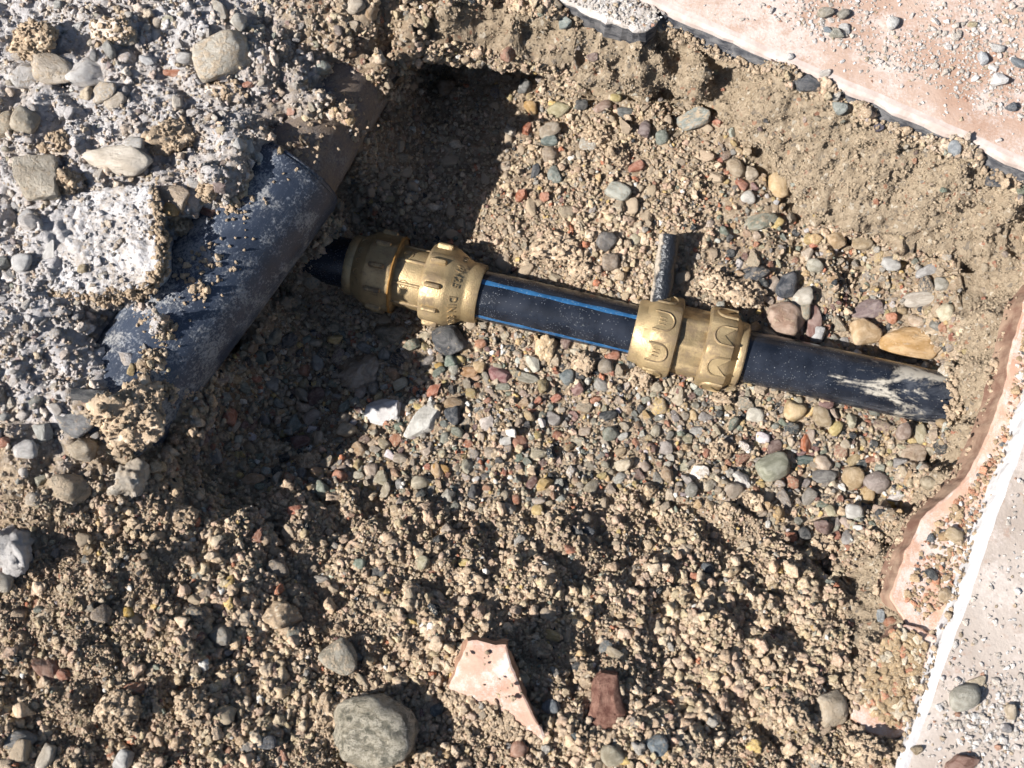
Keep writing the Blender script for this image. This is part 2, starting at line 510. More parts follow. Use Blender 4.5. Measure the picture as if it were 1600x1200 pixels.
BULGE = [(1215,312,-64,-88),(1240,330,-60,-89),(1270,338,-57,-89),(1300,344,-55,-89),(1335,350,-54,-89),(1370,355,-53,-89),(1405,362,-53,-89),(1440,374,-53,-88),(1475,388,-53,-88),(1510,400,-53,-86),(1540,408,-52,-82)]
LEDGE = [(640,50,-22,-100),(670,54,-25,-99),(700,62,-28,-98),(750,72,-30,-96),(790,76,-31,-95),(830,80,-32,-93),(860,88,-34,-92),(880,98,-36,-91),(905,128,-42,-90),(930,138,-44,-89),(960,146,-46,-88),(1005,147,-47,-87),(1050,148,-48,-86),(1085,153,-48,-86),(1110,158,-48,-85),(1128,180,-50,-85)]
cw = np.array([P(a, b, c / 1000.0) for a, b, c in CP] + [P(a, b, c / 1000.0) for a, b, c, d in LEDGE[::2]]
              + [P(a, b, c / 1000.0) * np.array([1, 1, 0]) + np.array([0, -0.014, d / 1000.0]) for a, b, c, d in LEDGE]
              + [P(a, b, c / 1000.0) for a, b, c, d in BULGE[::2]]
              + [P(a, b, c / 1000.0) * np.array([1, 1, 0]) + np.array([0, -0.011, d / 1000.0]) for a, b, c, d in BULGE]
              + [P(a, b, c / 1000.0) * np.array([1, 1, 0]) + np.array([0, -0.030, d / 1000.0]) for a, b, c, d in LEDGE[::2]]
              + [P(a, b, c / 1000.0) * np.array([1, 1, 0]) + np.array([0, 0.012, min(-0.014, c / 1000.0 + 0.012)]) for a, b, c, d in LEDGE[::2]])
A = np.linalg.norm(cw[:, None, :2] - cw[None, :, :2], axis=2)
N = len(cw)
K = np.zeros((N + 3, N + 3))
K[:N, :N] = -A - np.eye(N) * 0.0008
K[:N, N] = 1
K[:N, N + 1:] = cw[:, :2]
K[N:, :N] = K[:N, N:].T
wgt = np.linalg.solve(K, np.concatenate([cw[:, 2], np.zeros(3)]))

def axis_samples(lo, hi, step, far):
    mid = np.arange(lo, hi + step / 2, step)
    d, out = step, []
    x = hi
    while x < far:
        d *= 1.16
        x += d
        out.append(x)
    d, neg = step, []
    x = lo
    while x > -far:
        d *= 1.16
        x -= d
        neg.append(x)
    return np.concatenate([neg[::-1], mid, out])

gx = axis_samples(-0.352, 0.352, 0.00105, 6.0)
gy = axis_samples(-0.262, 0.338, 0.00105, 6.0)
NX, NY = len(gx), len(gy)
XX, YY = np.meshgrid(gx, gy)
pts = np.stack([XX.ravel(), YY.ravel()], 1)
zz = np.empty(len(pts))
for s in range(0, len(pts), 40000):
    q = pts[s:s + 40000]
    d = np.sqrt((q[:, None, 0] - cw[None, :, 0]) ** 2 + (q[:, None, 1] - cw[None, :, 1]) ** 2)
    zz[s:s + 40000] = -d @ wgt[:N] + wgt[N] + q @ wgt[N + 1:]
far = np.maximum(np.abs(pts[:, 0]), np.abs(pts[:, 1]))
fb = sstep(0.40, 0.75, far)
zz = zz * (1 - fb) + (-0.022) * fb
pos = np.concatenate([pts, zz[:, None]], 1)

# undercut below the ledge
lip = np.array([P(a, b, c / 1000.0) for a, b, c in [(640,50,-22),(700,62,-28),(750,72,-30),(830,80,-32),(880,98,-36),(905,128,-42),(960,146,-46),(1050,148,-48),(1110,158,-48),(1140,198,-52)]])
def poly_dist(p, line):
    best = np.full(len(p), 9.0)
    for k in range(len(line) - 1):
        a, b = line[k, :2], line[k + 1, :2]
        ab = b - a
        t = np.clip(((p - a) @ ab) / (ab @ ab), 0, 1)
        best = np.minimum(best, np.linalg.norm(p - (a + t[:, None] * ab), axis=1))
    return best
dl = poly_dist(pos[:, :2], lip)
wl = np.exp(-(dl / 0.050) ** 2)
low = sstep(-0.040, -0.075, pos[:, 2])
pos[:, 1] += wl * (low * 0.052 - (1 - low) * sstep(-0.012, -0.03, pos[:, 2]) * 0.004)
lip2 = np.array([P(a, b, c / 1000.0) for a, b, c in [q[:3] for q in BULGE]])
dl2 = poly_dist(pos[:, :2], lip2)
wl2 = np.exp(-(dl2 / 0.028) ** 2)
pos[:, 1] += wl2 * (sstep(-0.058, -0.074, pos[:, 2]) * 0.046 - sstep(-0.04, -0.052, pos[:, 2]) * sstep(-0.072, -0.060, pos[:, 2]) * 0.007)

def grid_normals(p):
    g = p.reshape(NY, NX, 3)
    du = np.gradient(g, axis=1)
    dv = np.gradient(g, axis=0)
    n = np.cross(du, dv)
    n /= np.linalg.norm(n, axis=2, keepdims=True) + 1e-12
    return n.reshape(-1, 3)

PX, PY, _ = proj(pos)
GRAVEL = [(540,330),(640,90),(700,75),(860,100),(920,150),(1110,165),(1180,260),(1240,345),(1330,372),(1490,420),(1495,560),(1480,690),(1400,800),(1330,870),
          (1200,820),(1000,760),(850,790),(700,800),(560,770),(420,770),(300,720),(330,600),(480,420)]
WALL = [(640,40),(700,0),(1000,40),(1600,290),(1600,420),(1540,430),(1480,400),(1240,340),(1150,215),(1110,165),(930,150),(880,105),(840,85),(700,66)]
RWALL = [(1500,410),(1600,400),(1600,640),(1480,960),(1330,1040),(1330,920),(1400,820),(1480,700),(1500,560)]
BANK = [(-200,-200),(600,-200),(640,40),(600,90),(480,225),(430,240),(340,340),(300,440),(215,575),(290,640),(230,730),(0,790),(-200,800)]
in_g = inpoly(PX, PY, GRAVEL)
in_w = inpoly(PX, PY, WALL)
in_r = inpoly(PX, PY, RWALL)
in_b = inpoly(PX, PY, BANK)
nrm = grid_normals(pos)
near = 1 - sstep(0.40, 0.62, far)
amp = np.where(in_w | in_r, 0.85, 1.0) * np.where(in_g, 0.7, 1.0) * near
h = 0.0034 * (fbm(pos / 0.034, 2) * 0.7)
loose = (~(in_g | in_w | in_r)).astype(float)
h += (loose - 0.5 * in_b) * 0.0052 * (np.abs(vnoise(pos / 0.030 + 3)) * 2 - 0.6)
h += loose * (~in_b) * 0.0045 * vnoise(pos / 0.055 + 19)
h += loose * 0.0036 * (np.abs(vnoise(pos / 0.017 + 77)) * 2 - 0.6)
h += 0.0026 * (np.abs(vnoise(pos / 0.0125 + 11)) * 2 - 0.7)
h += 0.0017 * (np.abs(vnoise(pos / 0.0062 + 23)) * 2 - 0.7)
h += 0.0011 * (np.abs(vnoise(pos / 0.0033 + 31)) * 2 - 0.7)
h += 0.0006 * vnoise(pos / 0.0019 + 41)
# pitted, torn surface of the clay face
pit = sstep(0.25, 0.8, vnoise(pos * np.array([1, 1.6, 1.6]) / 0.009 + 57)) * 0.0042 + sstep(0.2, 0.8, vnoise(pos / 0.004 + 61)) * 0.0020
pos = pos + nrm * (h * amp - np.where(in_w, pit, 0) * near)[:, None]
for poly, zz_, lim in ((TOP_SLAB, 0.0, -0.009), (SIDE_SLAB, -0.003, -0.012), (STRIP, -0.003, -0.012), (BED, -0.018, -0.0215), (BED_LOW, -0.015, -0.0185)):
    ins = inpoly(pos[:, 0], pos[:, 1], [tuple(P(a, b, zz_)[:2]) for a, b in poly])
    pos[:, 2] = np.where(ins, np.minimum(pos[:, 2], lim), pos[:, 2])
nrm = grid_normals(pos)
PX, PY, PD = proj(pos)

idx = np.arange(NX * NY).reshape(NY, NX)
quads = np.stack([idx[:-1, :-1], idx[:-1, 1:], idx[1:, 1:], idx[1:, :-1]], -1).reshape(-1, 4)
gm = bpy.data.meshes.new('ground')
gm.vertices.add(NX * NY)
gm.vertices.foreach_set('co', pos.astype(np.float32).ravel())
gm.loops.add(len(quads) * 4)
gm.loops.foreach_set('vertex_index', quads.astype(np.int32).ravel())
gm.polygons.add(len(quads))
gm.polygons.foreach_set('loop_start', (np.arange(len(quads)) * 4).astype(np.int32))
gm.update(calc_edges=True)
gm.shade_smooth()
gm.materials.append(M['soil'])

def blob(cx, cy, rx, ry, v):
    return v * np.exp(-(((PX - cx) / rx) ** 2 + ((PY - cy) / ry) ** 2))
dust = np.zeros(len(pos))
for bb in [(20,30,110,70,.9),(285,40,70,70,.9),(130,190,90,60,.85),(100,380,180,110,.75),(40,470,120,90,.7),(200,450,90,60,.6),(470,130,80,80,.45),(300,150,120,80,.45),(60,620,90,120,.55),(420,60,90,80,.3),(30,250,70,90,.5),(100,740,70,50,.35)]:
    dust = np.maximum(dust, blob(*bb))
dust = np.where(in_b, np.maximum(dust * 1.45, 0.74 * sstep(600, 330, PX) * sstep(760, 560, PY)), dust * (PX < 400))
dust = np.maximum(dust, blob(1440, 215, 200, 25, 0.25))
dark_floor = np.clip(blob(620, 250, 190, 190, 1.0) + blob(470, 600, 200, 150, 1.0), 0, 1)  # soil darkens around the left and upper left of the pit floor
for nm, arr in (('dust', dust), ('clay', (in_w | in_r).astype(float)), ('dark_floor', dark_floor)):
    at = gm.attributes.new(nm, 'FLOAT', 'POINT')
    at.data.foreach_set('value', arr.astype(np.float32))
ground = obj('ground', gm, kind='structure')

# look-up: which spot of the ground shows at a place of the view
BIN = 4
bw, bh = 1600 // BIN + 80, 1200 // BIN + 80
bi = (np.floor(PX / BIN) + 40).astype(int)
bj = (np.floor(PY / BIN) + 40).astype(int)
ok = (bi >= 0) & (bi < bw) & (bj >= 0) & (bj < bh)
order = np.argsort(-PD[ok])
oi = np.nonzero(ok)[0][order]
zbuf = np.full((bh, bw), -1, int)
zbuf[bj[oi], bi[oi]] = oi
for _ in range(12):
    e = zbuf < 0
    if not e.any():
        break
    for dy, dx in ((0, 1), (0, -1), (1, 0), (-1, 0)):
        r = np.roll(zbuf, (dy, dx), (0, 1))
        e = zbuf < 0
        zbuf[e] = r[e]
def spot(px, py):
    i = int(np.clip(px // BIN + 40, 0, bw - 1))
    j = int(np.clip(py // BIN + 40, 0, bh - 1))
    k = zbuf[j, i]
    return pos[k], nrm[k]

# ------------------------------------------------------------------ paving
SLAB_SHAPES = []
def slab(name, corners_px, z, thick, mats, bevel=0.006, parent=None, rag=0.0, seed=1, sub=0.006, flare=0.0, ragz=0.0, smooth=0, fan=False):
    """a flat piece with an eased edge: top, edge and side each with a material of their own"""
    base = [P(a, b, z)[:2] for a, b in corners_px]
    out = []
    n = len(base)
    r = np.random.default_rng(seed)
    for k in range(n):
        a, b = base[k], base[(k + 1) % n]
        L = np.linalg.norm(b - a)
        m_ = max(1, min(160, int(L / sub)))
        for q in range(m_):
            out.append(a + (b - a) * q / m_)
    out = np.array(out)
    for _ in range(smooth):
        out = 0.5 * out + 0.25 * (np.roll(out, 1, 0) + np.roll(out, -1, 0))
    area = 0.5 * np.sum(out[:, 0] * np.roll(out[:, 1], -1) - np.roll(out[:, 0], -1) * out[:, 1])
    if area < 0:
        out = out[::-1]
    tan = np.roll(out, -1, 0) - np.roll(out, 1, 0)
    tan /= np.linalg.norm(tan, axis=1, keepdims=True)
    nor = np.stack([tan[:, 1], -tan[:, 0]], 1)
    p3 = np.concatenate([out, np.zeros((len(out), 1))], 1)
    wob = rag * (0.6 * vnoise(p3 / 0.03 + seed * 3.7) + 0.7 * vnoise(p3 / 0.009 + seed * 5.1) + 0.7 * vnoise(p3 / 0.0035 + seed))
    out = out + nor * wob[:, None]
    rings = [(-bevel, 0.0), (-bevel * 0.45, -bevel * 0.12), (-bevel * 0.1, -bevel * 0.5), (0.0, -bevel), (flare * 0.4, -(bevel + thick) * 0.55), (flare, -thick)]
    V, F, MI = [], [], []
    m_ = len(out)
    for ri, (o_, dz) in enumerate(rings):
        q = out + nor * o_
        w2 = ragz * vnoise(np.concatenate([q, np.full((m_, 1), dz)], 1) / 0.007 + seed * 9.0) if ri >= 2 else np.zeros(m_)
        q = q + nor * w2[:, None]
        for k in range(m_):
            V.append((q[k, 0], q[k, 1], z + dz))
    for ri in range(len(rings) - 1):
        for k in range(m_):
            a, b = ri * m_ + k, ri * m_ + (k + 1) % m_
            F.append((b, a, a + m_, b + m_)[::-1])
            MI.append(1 if ri < 3 else 2)
    if not fan:
        F.append(tuple(range(m_)))
        MI.append(0)
    else:
        V.append((float(out[:, 0].mean()), float(out[:, 1].mean()), z))
        for k in range(m_):
            F.append((k, (k + 1) % m_, len(V) - 1))
            MI.append(0)
    F.append(tuple(range((len(rings) - 1) * m_, len(rings) * m_))[::-1])
    MI.append(2)
    me = mesh_from(name, V, F, None, smooth=False)
    for mm in mats:
        me.materials.append(mm)
    me.polygons.foreach_set('material_index', MI)
    me.update()
    o = obj(name, me, parent)
    SLAB_SHAPES.append([tuple(p) for p in base])
    return o

pav = obj('pavement', None, kind='structure')
slab('paving_slab', TOP_SLAB, 0.0, 0.013,
     [M['terracotta_top'], M['slab_edge'], M['slab_side']], 0.0050, pav, rag=0.0004, seed=3, flare=0.004, ragz=0.0012, smooth=3, fan=True)
slab('paving_slab', SIDE_SLAB, -0.003, 0.020,
     [M['paving_grey'], M['slab_edge_white'], M['slab_edge_white']], 0.0040, pav, rag=0.0008, seed=8, ragz=0.0012, smooth=3, fan=True)
slab('mortar_strip', STRIP, -0.003, 0.016,
     [M['mortar'], M['mortar'], M['slab_side']], 0.003, pav, rag=0.0012, seed=5, ragz=0.002, sub=0.003, smooth=2)
slab('bedding_tile', BED, -0.018, 0.016,
     [M['bed_top'], M['bed_edge'], M['bed_side']], 0.0012, pav, rag=0.0007, seed=11, flare=0.0035, ragz=0.0008, sub=0.0014, smooth=3)
slab('bedding_tile', BED_LOW, -0.0150, 0.016,
     [M['bed_top'], M['bed_edge'], M['bed_side']], 0.0015, pav, rag=0.0012, seed=13, flare=0.003, ragz=0.0012, sub=0.0025, smooth=8)

# ------------------------------------------------------------------ pipes
def frame_obj(name, a, b, parent=None, up=(0, 0, 1)):
    """matrix with X along a->b, Z as far up as it goes"""
    x = Vector(b) - Vector(a)
    L = x.length
    x.normalize()
    z = Vector(up) - x * x.dot(Vector(up))
    z.normalize()
    y = z.cross(x)
    m = Matrix((x, y, z)).transposed().to_4x4()
    m.translation = Vector(a)
    return m, L

def lathe(profile, seg=64, rmod=None, cap=True, wob=0.0):
    """surface of revolution round X; profile = [(t, r)]; rmod(t_index, theta, r) may reshape"""
    V, F = [], []
    th = np.linspace(0, 2 * math.pi, seg, endpoint=False)
    for k, (t, r) in enumerate(profile):
        for a in th:
            rr = rmod(k, a, r) if rmod else r
            V.append((t, rr * math.sin(a), rr * math.cos(a)))
    for k in range(len(profile) - 1):
        for q in range(seg):
            a, b = k * seg + q, k * seg + (q + 1) % seg
            F.append((a, b, b + seg, a + seg))
    if cap:
        F.append(tuple(range(seg))[::-1])
        F.append(tuple(range((len(profile) - 1) * seg, len(profile) * seg)))
    return V, F

def sharpen(me, ang=35):
    me.shade_smooth()
    me.set_sharp_from_angle(angle=math.radians(ang))

# the thick drain
dr_a = P(210, 603, -0.0365); dr_b = P(450, 278, -0.0350)
dirn = (dr_b - dr_a) / np.linalg.norm(dr_b - dr_a)
dr_a0 = dr_a - dirn * 0.032
mt, L = frame_obj('d', dr_a0, dr_b + dirn * 0.004)
drain = obj('drain_pipe', None)
tag(drain, 'thick dark blue-grey plastic drain pipe half buried in the left bank', 'pipe')
drain.matrix_world = mt
def pipe_wob(amount, s):
    def f(k, a, r):
        return r + amount * math.sin(2 * a + s + k * 0.3)
    return f
prof = [(0, 0.0315)] + [(L * q / 24, 0.0315) for q in range(1, 24)] + [(L - 0.004, 0.0318), (L - 0.001, 0.0316), (L, 0.0305), (L, 0.027)]
V, F = lathe(prof, 96, pipe_wob(0.0003, 0.4))
me = mesh_from('socket_section', V, F, M['drain']); sharpen(me, 50)
obj('socket_section', me, drain)
me = mesh_from('socket_rim', *lathe([(L - 0.0015, 0.0300), (L + 0.001, 0.0308), (L + 0.0025, 0.0296), (L + 0.0027, 0.0268)], 96, cap=False), M['drain'])
obj('socket_rim', me, drain)
# thinner length pushed into the socket, carrying on under the ledge (bent a little)
u_a = P(456, 271, -0.0370); u_b = P(606, 20, -0.060)
inv = mt.inverted()
la = inv @ Vector(u_a); lb = inv @ Vector(u_b)
m2, L2 = frame_obj('d2', la, lb, up=(0, 0, 1))
V, F = lathe([(-0.02, 0.0268)] + [(L2 * q / 16, 0.0268) for q in range(17)] + [(L2 + 0.10, 0.0268)], 80, pipe_wob(0.0003, 1.4))
V = [tuple(m2 @ Vector(v)) for v in V]
me = mesh_from('spigot_section', V, F, M['drain_brown']); sharpen(me, 50)
sp = obj('spigot_section', me, drain)
sp['label'] = 'thinner length filmed with brown mud'

# the water pipe with its two brass couplings
AX0 = P(480, 397, -0.0985)
AX1 = P(1159, 555, -0.0880)
wm, WL = frame_obj('w', AX0, AX1)
water = obj('water_pipe', None)
tag(water, 'black water pipe with blue stripes joined by two brass couplings', 'pipe')
water.matrix_world = wm
iw = wm.inverted()
def along(px, py, z):
    return (iw @ Vector(P(px, py, z))).x
def zt(px):
    return -0.0985 + (px - 480) / (1159 - 480) * 0.0105
tA0 = along(549, 413, zt(549)); tA1 = along(754, 456, zt(754))
tB0 = along(990, 514, zt(990)); tB1 = along(1160, 555, zt(1160))
RP = 0.0157
# end length, lifted slightly towards the wall
re = iw @ Vector(P(1505, 631, -0.0770))
me = mesh_from('pipe_length', *lathe([(-0.10, RP)] + [(tA0 * q / 6, RP) for q in range(0, 7)], 64), M['pipe_clean']); sharpen(me, 50)
obj('pipe_length', me, water)
me = mesh_from('pipe_length', *lathe([(tA1 - 0.02 + (tB0 - tA1 + 0.04) * q / 20, RP) for q in range(21)], 96), M['pipe_clean']); sharpen(me, 50)
midpipe = obj('pipe_length', me, water)
midpipe['label'] = 'black length with blue stripes between the couplings'
def stripe(a0, a1, width, r):
    V, F = [], []
    n1, n2 = 30, 6
    for i in range(n1):
        t = a0[0] + (a0[1] - a0[0]) * i / (n1 - 1)
        for j in range(n2):
            e = (j / (n2 - 1) - 0.5)
            a = a1 + (width + 0.0006 * math.sin(i * 0.9)) / r * e
            rr = r + 0.00018 * (1 - (2 * abs(e)) ** 4) - 0.00004
            V.append((t, rr * math.sin(a), rr * math.cos(a)))
    for i in range(n1 - 1):
        for j in range(n2 - 1):
            F.append((i * n2 + j, i * n2 + j + 1, (i + 1) * n2 + j + 1, (i + 1) * n2 + j))
    return V, F
for deg in (14, -76, 104, -166):
    obj('blue_stripe', mesh_from('blue_stripe', *stripe((tA1 - 0.004, tB0 + 0.004), math.radians(deg), 0.0032, RP), M['stripe']), midpipe)
m3, L3 = frame_obj('e', Vector((tB1 - 0.006, 0, 0)), re)
V, F = lathe([(L3 * q / 30, RP + 0.0004) for q in range(31)] + [(L3 + 0.05, RP)], 96)
me = mesh_from('pipe_length', V, F, M['pipe_mud']); sharpen(me, 50)
ep = obj('pipe_length', me, water)
ep.matrix_local = m3
ep['label'] = 'black length smeared with dried mud, running into the soil wall'

def octagon(rf, n, rmax, phase=0.0):
    def f(a):
        w = 2 * math.pi / n
        d = ((a + phase) % w) - w / 2
        return min(rmax, rf / math.cos(d))
    return f

def capsule(L, r, h, n=8, m_=6):
    """low rounded rib lying along X"""
    V, F = [], []
    ts = [-L / 2 + L * (0.5 - 0.5 * math.cos(math.pi * i / 10)) for i in range(11)]
    for t in ts:
        e = math.sqrt(max(0.0, 1 - max(0, (abs(t) - (L / 2 - r)) / r) ** 2)) if abs(t) > L / 2 - r else 1.0
        for j in range(m_ + 1):
            a = -math.pi / 2 + math.pi * j / m_
            V.append((t, r * e * math.sin(a), h * e * math.cos(a) - 0.0002))
    w = m_ + 1
    for i in range(10):
        for j in range(m_):
            F.append((i * w + j, i * w + j + 1, (i + 1) * w + j + 1, (i + 1) * w + j))
    return V, F

def on_ring(V, F, t, r, ang):
    out = []
    ca, sa = math.cos(ang), math.sin(ang)
    for x, y, z in V:
        a = ang + y / r
        rr = r + z
        out.append((t + x, rr * math.sin(a), rr * math.cos(a)))
    return out, F

def merge(parts):
    V, F = [], []
    for v, f in parts:
        o = len(V)
        V += list(v)
        F += [tuple(i + o for i in q) for q in f]
    return V, F

def ring_mark(R, r, n=20):
    V, F = [], []
    for i in range(n):
        a = 2 * math.pi * i / n
        for q, hh in ((R - r, 0), (R, r), (R + r, 0)):
            V.append((q * math.cos(a), q * math.sin(a), hh))
    for i in range(n):
        j = (i + 1) % n
        for q in range(2):
            F.append((i * 3 + q, i * 3 + q + 1, j * 3 + q + 1, j * 3 + q)[::-1])
    return V, F

def text_mesh(body, size):
    cu = bpy.data.curves.new('txt', 'FONT')
    cu.body = body
    cu.size = size
    cu.extrude = 0.00045
    cu.bevel_depth = 0.00008
    cu.resolution_u = 3
    cu.space_character = 1.12
    o = bpy.data.objects.new('txt', cu)
    col.objects.link(o)
    dg = bpy.context.evaluated_depsgraph_get()
    me = bpy.data.meshes.new_from_object(o.evaluated_get(dg))
    V = [tuple(v.co) for v in me.vertices]
    F = [tuple(p.vertices) for p in me.polygons]
    bpy.data.objects.remove(o)
    bpy.data.curves.remove(cu)
    bpy.data.meshes.remove(me)
    return V, F

brass = M['brass']
def part(name, vf, parent, mat=None, ang=32):
    me = mesh_from(name, vf[0], vf[1], mat or brass)
    sharpen(me, ang)
    return obj(name, me, parent)

def radial(shape, blend):
    def f(k, a, r):
        s = shape(a)
        return r * (1 - blend[k]) + blend[k] * s * r / 1.0
    return f

# --- coupling with ribbed nuts
cA = obj('brass_coupling', None, water)
cA.location = (tA0, 0, 0)
LA = tA1 - tA0
cA['label'] = 'ribbed brass coupling half in the shade beside the drain'
u = LA / 210.0
dec = octagon(0.965, 10, 1.0, 0.15)
def bl(profile, lob):
    return lathe(profile, 160, lambda k, a, r: r * (1 - lob[k]) + lob[k] * r * dec(a))
body_prof = [(70*u, .0185), (78*u, .0192), (100*u, .0190), (126*u, .0192), (135*u, .0185)]
bA = part('body', lathe(body_prof, 96), cA)
rb = []
for k in range(8):
    v, f = capsule(50*u, .0011, .0011)
    rb.append(on_ring(v, f, 102*u, .0191, k * math.pi / 4 + 0.28))
part('body_rib', merge(rb), cA)
mk = []
for t, a in ((96*u, -0.55), (92*u, 0.52)):
    for R in (.0030, .0016):
        v, f = ring_mark(R, .0003)
        mk.append(on_ring(v, f, t, .0191, a))
part('cast_mark', merge(mk), cA)
nutL = part('nut', bl([(0, .0172), (0, .0188), (3*u, .0192), (10*u, .0190), (13*u, .0186), (33*u, .0234), (37*u, .0243), (70*u, .0246), (74*u, .0244), (77*u, .0236), (79*u, .0195), (79*u, .0180)],
                      [0, 0, 0, 0, 0, .4, 1, 1, 1, .4, 0, 0]), cA)
nutR = part('nut', bl([(122*u, .0180), (122*u, .0205), (124*u, .0236), (128*u, .0250), (159*u, .0252), (164*u, .0244), (187*u, .0192), (190*u, .0188), (193*u, .0190), (207*u, .0185), (210*u, .0180), (210*u, .0162)],
                      [0, 0, .4, 1, 1, .4, 0, 0, 0, 0, 0, 0]), cA)
for k in range(10):
    v, f = capsule(27*u, .0018, .0030)
    part('grip_rib', on_ring(v, f, 53*u, .0240, k * math.pi / 5 + 0.47), nutL)
    v, f = capsule(27*u, .0018, .0030)
    part('grip_rib', on_ring(v, f, 143*u, .0246, k * math.pi / 5 + 0.30), nutR)
# a line of amber grease squeezed out of the nut
gv, gf = lathe([(75*u, .0236), (76*u, .0247), (77.5*u, .0246), (79*u, .0236)], 120, lambda k, a, r: r + 0.0005 * math.sin(5 * a) * math.sin(13 * a), cap=False)
part('grease_line', (gv, gf), nutL, M['grease'])
# embossed standard marks round the cone of the nut
def cone_text(body, size, ang0, tmid, r0, r1, tA_, tB_, hh=0.0):
    V, F = text_mesh(body, size)
    out = []
    for x, y, z in V:
        t = tmid + (y - size * 0.35)
        r = r0 + (r1 - r0) * (t - tA_) / (tB_ - tA_)
        a = ang0 + x / ((r0 + r1) / 2)
        rr = r + max(z, -0.0002) + hh
        out.append((t, -rr * math.sin(-a) * -1 if False else rr * math.sin(a) * -1, rr * math.cos(a)))
    # mirrored winding because the ring angle runs the other way
    return out, [q[::-1] for q in F]
tx = merge([cone_text('PN25', .0062, -0.42, 176*u, .0244, .0192, 164*u, 187*u),
            cone_text('DIN 8076', .0062, 0.50, 176*u, .0244, .0192, 164*u, 187*u)])
part('embossed_lettering', tx, nutR)
v, f = ring_mark(.0022, .0004)
v2, f2 = capsule(.0040, .0004, .0005)
rm = merge([on_ring(v, f, 176*u, .0216, 0.80), on_ring(v2, f2, 176*u, .0216, 0.80)])
part('cast_mark', rm, nutR)
lm = []
for a in (-0.45, -0.1, 0.2, 0.55):
    v, f = ring_mark(.0018, .0003)
    lm.append(on_ring(v, f, 23*u, .0211, a))
part('cast_mark', merge(lm), nutL)

# --- coupling with faceted nuts
cB = obj('brass_coupling', None, water)
cB.location = (tB0, 0, 0)
LB = tB1 - tB0
cB['label'] = 'faceted brass coupling with half-round bosses, in full sun'
w = LB / 165.0
PH = 0.30
octo = octagon(0.955, 8, 1.0, PH)
def bo(profile, lob, shape=octo):
    return lathe(profile, 192, lambda k, a, r: r * (1 - lob[k]) + lob[k] * r * shape(a))
oct_b = octagon(0.94, 8, 1.0, PH + 0.1)
part('body', bo([(55*w, .0190), (60*w, .0216), (110*w, .0216), (116*w, .0190)], [0, 1, 1, 0], oct_b), cB)
nL = part('nut', bo([(0, .0162), (0, .0186), (3*w, .0194), (14*w, .0200), (24*w, .0236), (30*w, .0252), (58*w, .0258), (63*w, .0252), (65*w, .0235), (65*w, .0190)],
                    [0, 0, 0, 0, .5, 1, 1, 1, .6, 0]), cB)
nR = part('nut', bo([(104*w, .0190), (104*w, .0230), (107*w, .0250), (112*w, .0255), (138*w, .0252), (144*w, .0244), (151*w, .0204), (154*w, .0196), (156*w, .0200), (163*w, .0197), (165*w, .0190), (165*w, .0162)],
                    [0, .6, 1, 1, 1, 1, 0, 0, 0, 0, 0, 0]), cB)
def boss(R, r, hgt, opendir):
    """half-round raised outline with a low pad inside, open to one side"""
    V, F = [], []
    n = 18
    pathp = [(opendir * R * 1.1, -R)] + [(-opendir * R * math.cos(math.radians(-90 + 180 * i / n)), R * math.sin(math.radians(-90 + 180 * i / n))) for i in range(n + 1)] + [(opendir * R * 1.1, R)]
    for i, (x, y) in enumerate(pathp):
        a = pathp[max(0, i - 1)]
        b = pathp[min(len(pathp) - 1, i + 1)]
        tx_, ty_ = b[0] - a[0], b[1] - a[1]
        l_ = math.hypot(tx_, ty_)
        nx_, ny_ = -ty_ / l_, tx_ / l_
        for q in range(5):
            g = -1 + q / 2
            V.append((x + nx_ * r * g, y + ny_ * r * g, hgt * (1 - g * g)))
    for i in range(len(pathp) - 1):
        for q in range(4):
            F.append((i * 5 + q, i * 5 + q + 1, (i + 1) * 5 + q + 1, (i + 1) * 5 + q))
    o = len(V)
    V.append((0, 0, hgt * 0.45))
    for (x, y) in pathp:
        V.append((x, y, hgt * 0.45))
    for i in range(len(pathp) - 1):
        F.append((o, o + 1 + i, o + 2 + i))
    return V, F
for k in range(8):
    ang = math.pi / 4 * k + math.pi / 8 - PH
    for nut_, t, od, rf in ((nL, 40*w, -1, .0255 * .955), (nR, 128*w, 1, .0253 * .955)):
        V, F = boss(.0058, .0008, .0011, od)
        if nut_ is nL:
            for yy in (-.0022, 0, .0022):
                cv, cf = capsule(.0046, .0004, .0006)
                V, F = merge([(V, F), ([(x - .001, y + yy, z + .0005) for x, y, z in cv], cf)])
        out = []
        for x, y, z in V:
            rr = rf + z + 0.0001
            out.append((t + x, rr * math.sin(ang) + y * math.cos(ang), rr * math.cos(ang) - y * math.sin(ang)))
        part('boss', (out, F), nut_)

# thin black tube sticking out of the soil behind the faceted coupling
s_a, s_b = P(1046, 368, -0.0715), P(1031, 478, -0.0800)
sm, SL = frame_obj('s', s_a, s_b)
mstub = NT('dirt_crusted_black_plastic')
cc = mstub.coord()
sx = mstub.n('SeparateXYZ'); mstub.l(cc, sx.inputs[0])
ff = mstub.rng(mstub.math('ADD', mstub.math('MULTIPLY', sx.outputs[1], -110.0), mstub.math('MULTIPLY_ADD', mstub.noise(cc, 140, 5, 0.7), 1.6, -0.8)), 0.38, 0.70, 0, 0.9)
mstub.done(mstub.mix(ff, (0.012, 0.014, 0.018), mstub.mix(mstub.noise(cc, 500, 3), (0.26, 0.22, 0.17), (0.44, 0.38, 0.31))), mstub.rng(ff, 0, 1, 0.35, 0.95),
           mstub.bump(mstub.math('ADD', ff, mstub.noise(cc, 500, 3)), 0.7, 0.0012))
V, F = lathe([(0, .0040), (0, .0060)] + [(SL * q / 14, .0061) for q in range(1, 15)] + [(SL + .012, .0061)], 40, lambda k, a, r: r + .0003 * math.sin(3 * a + k))
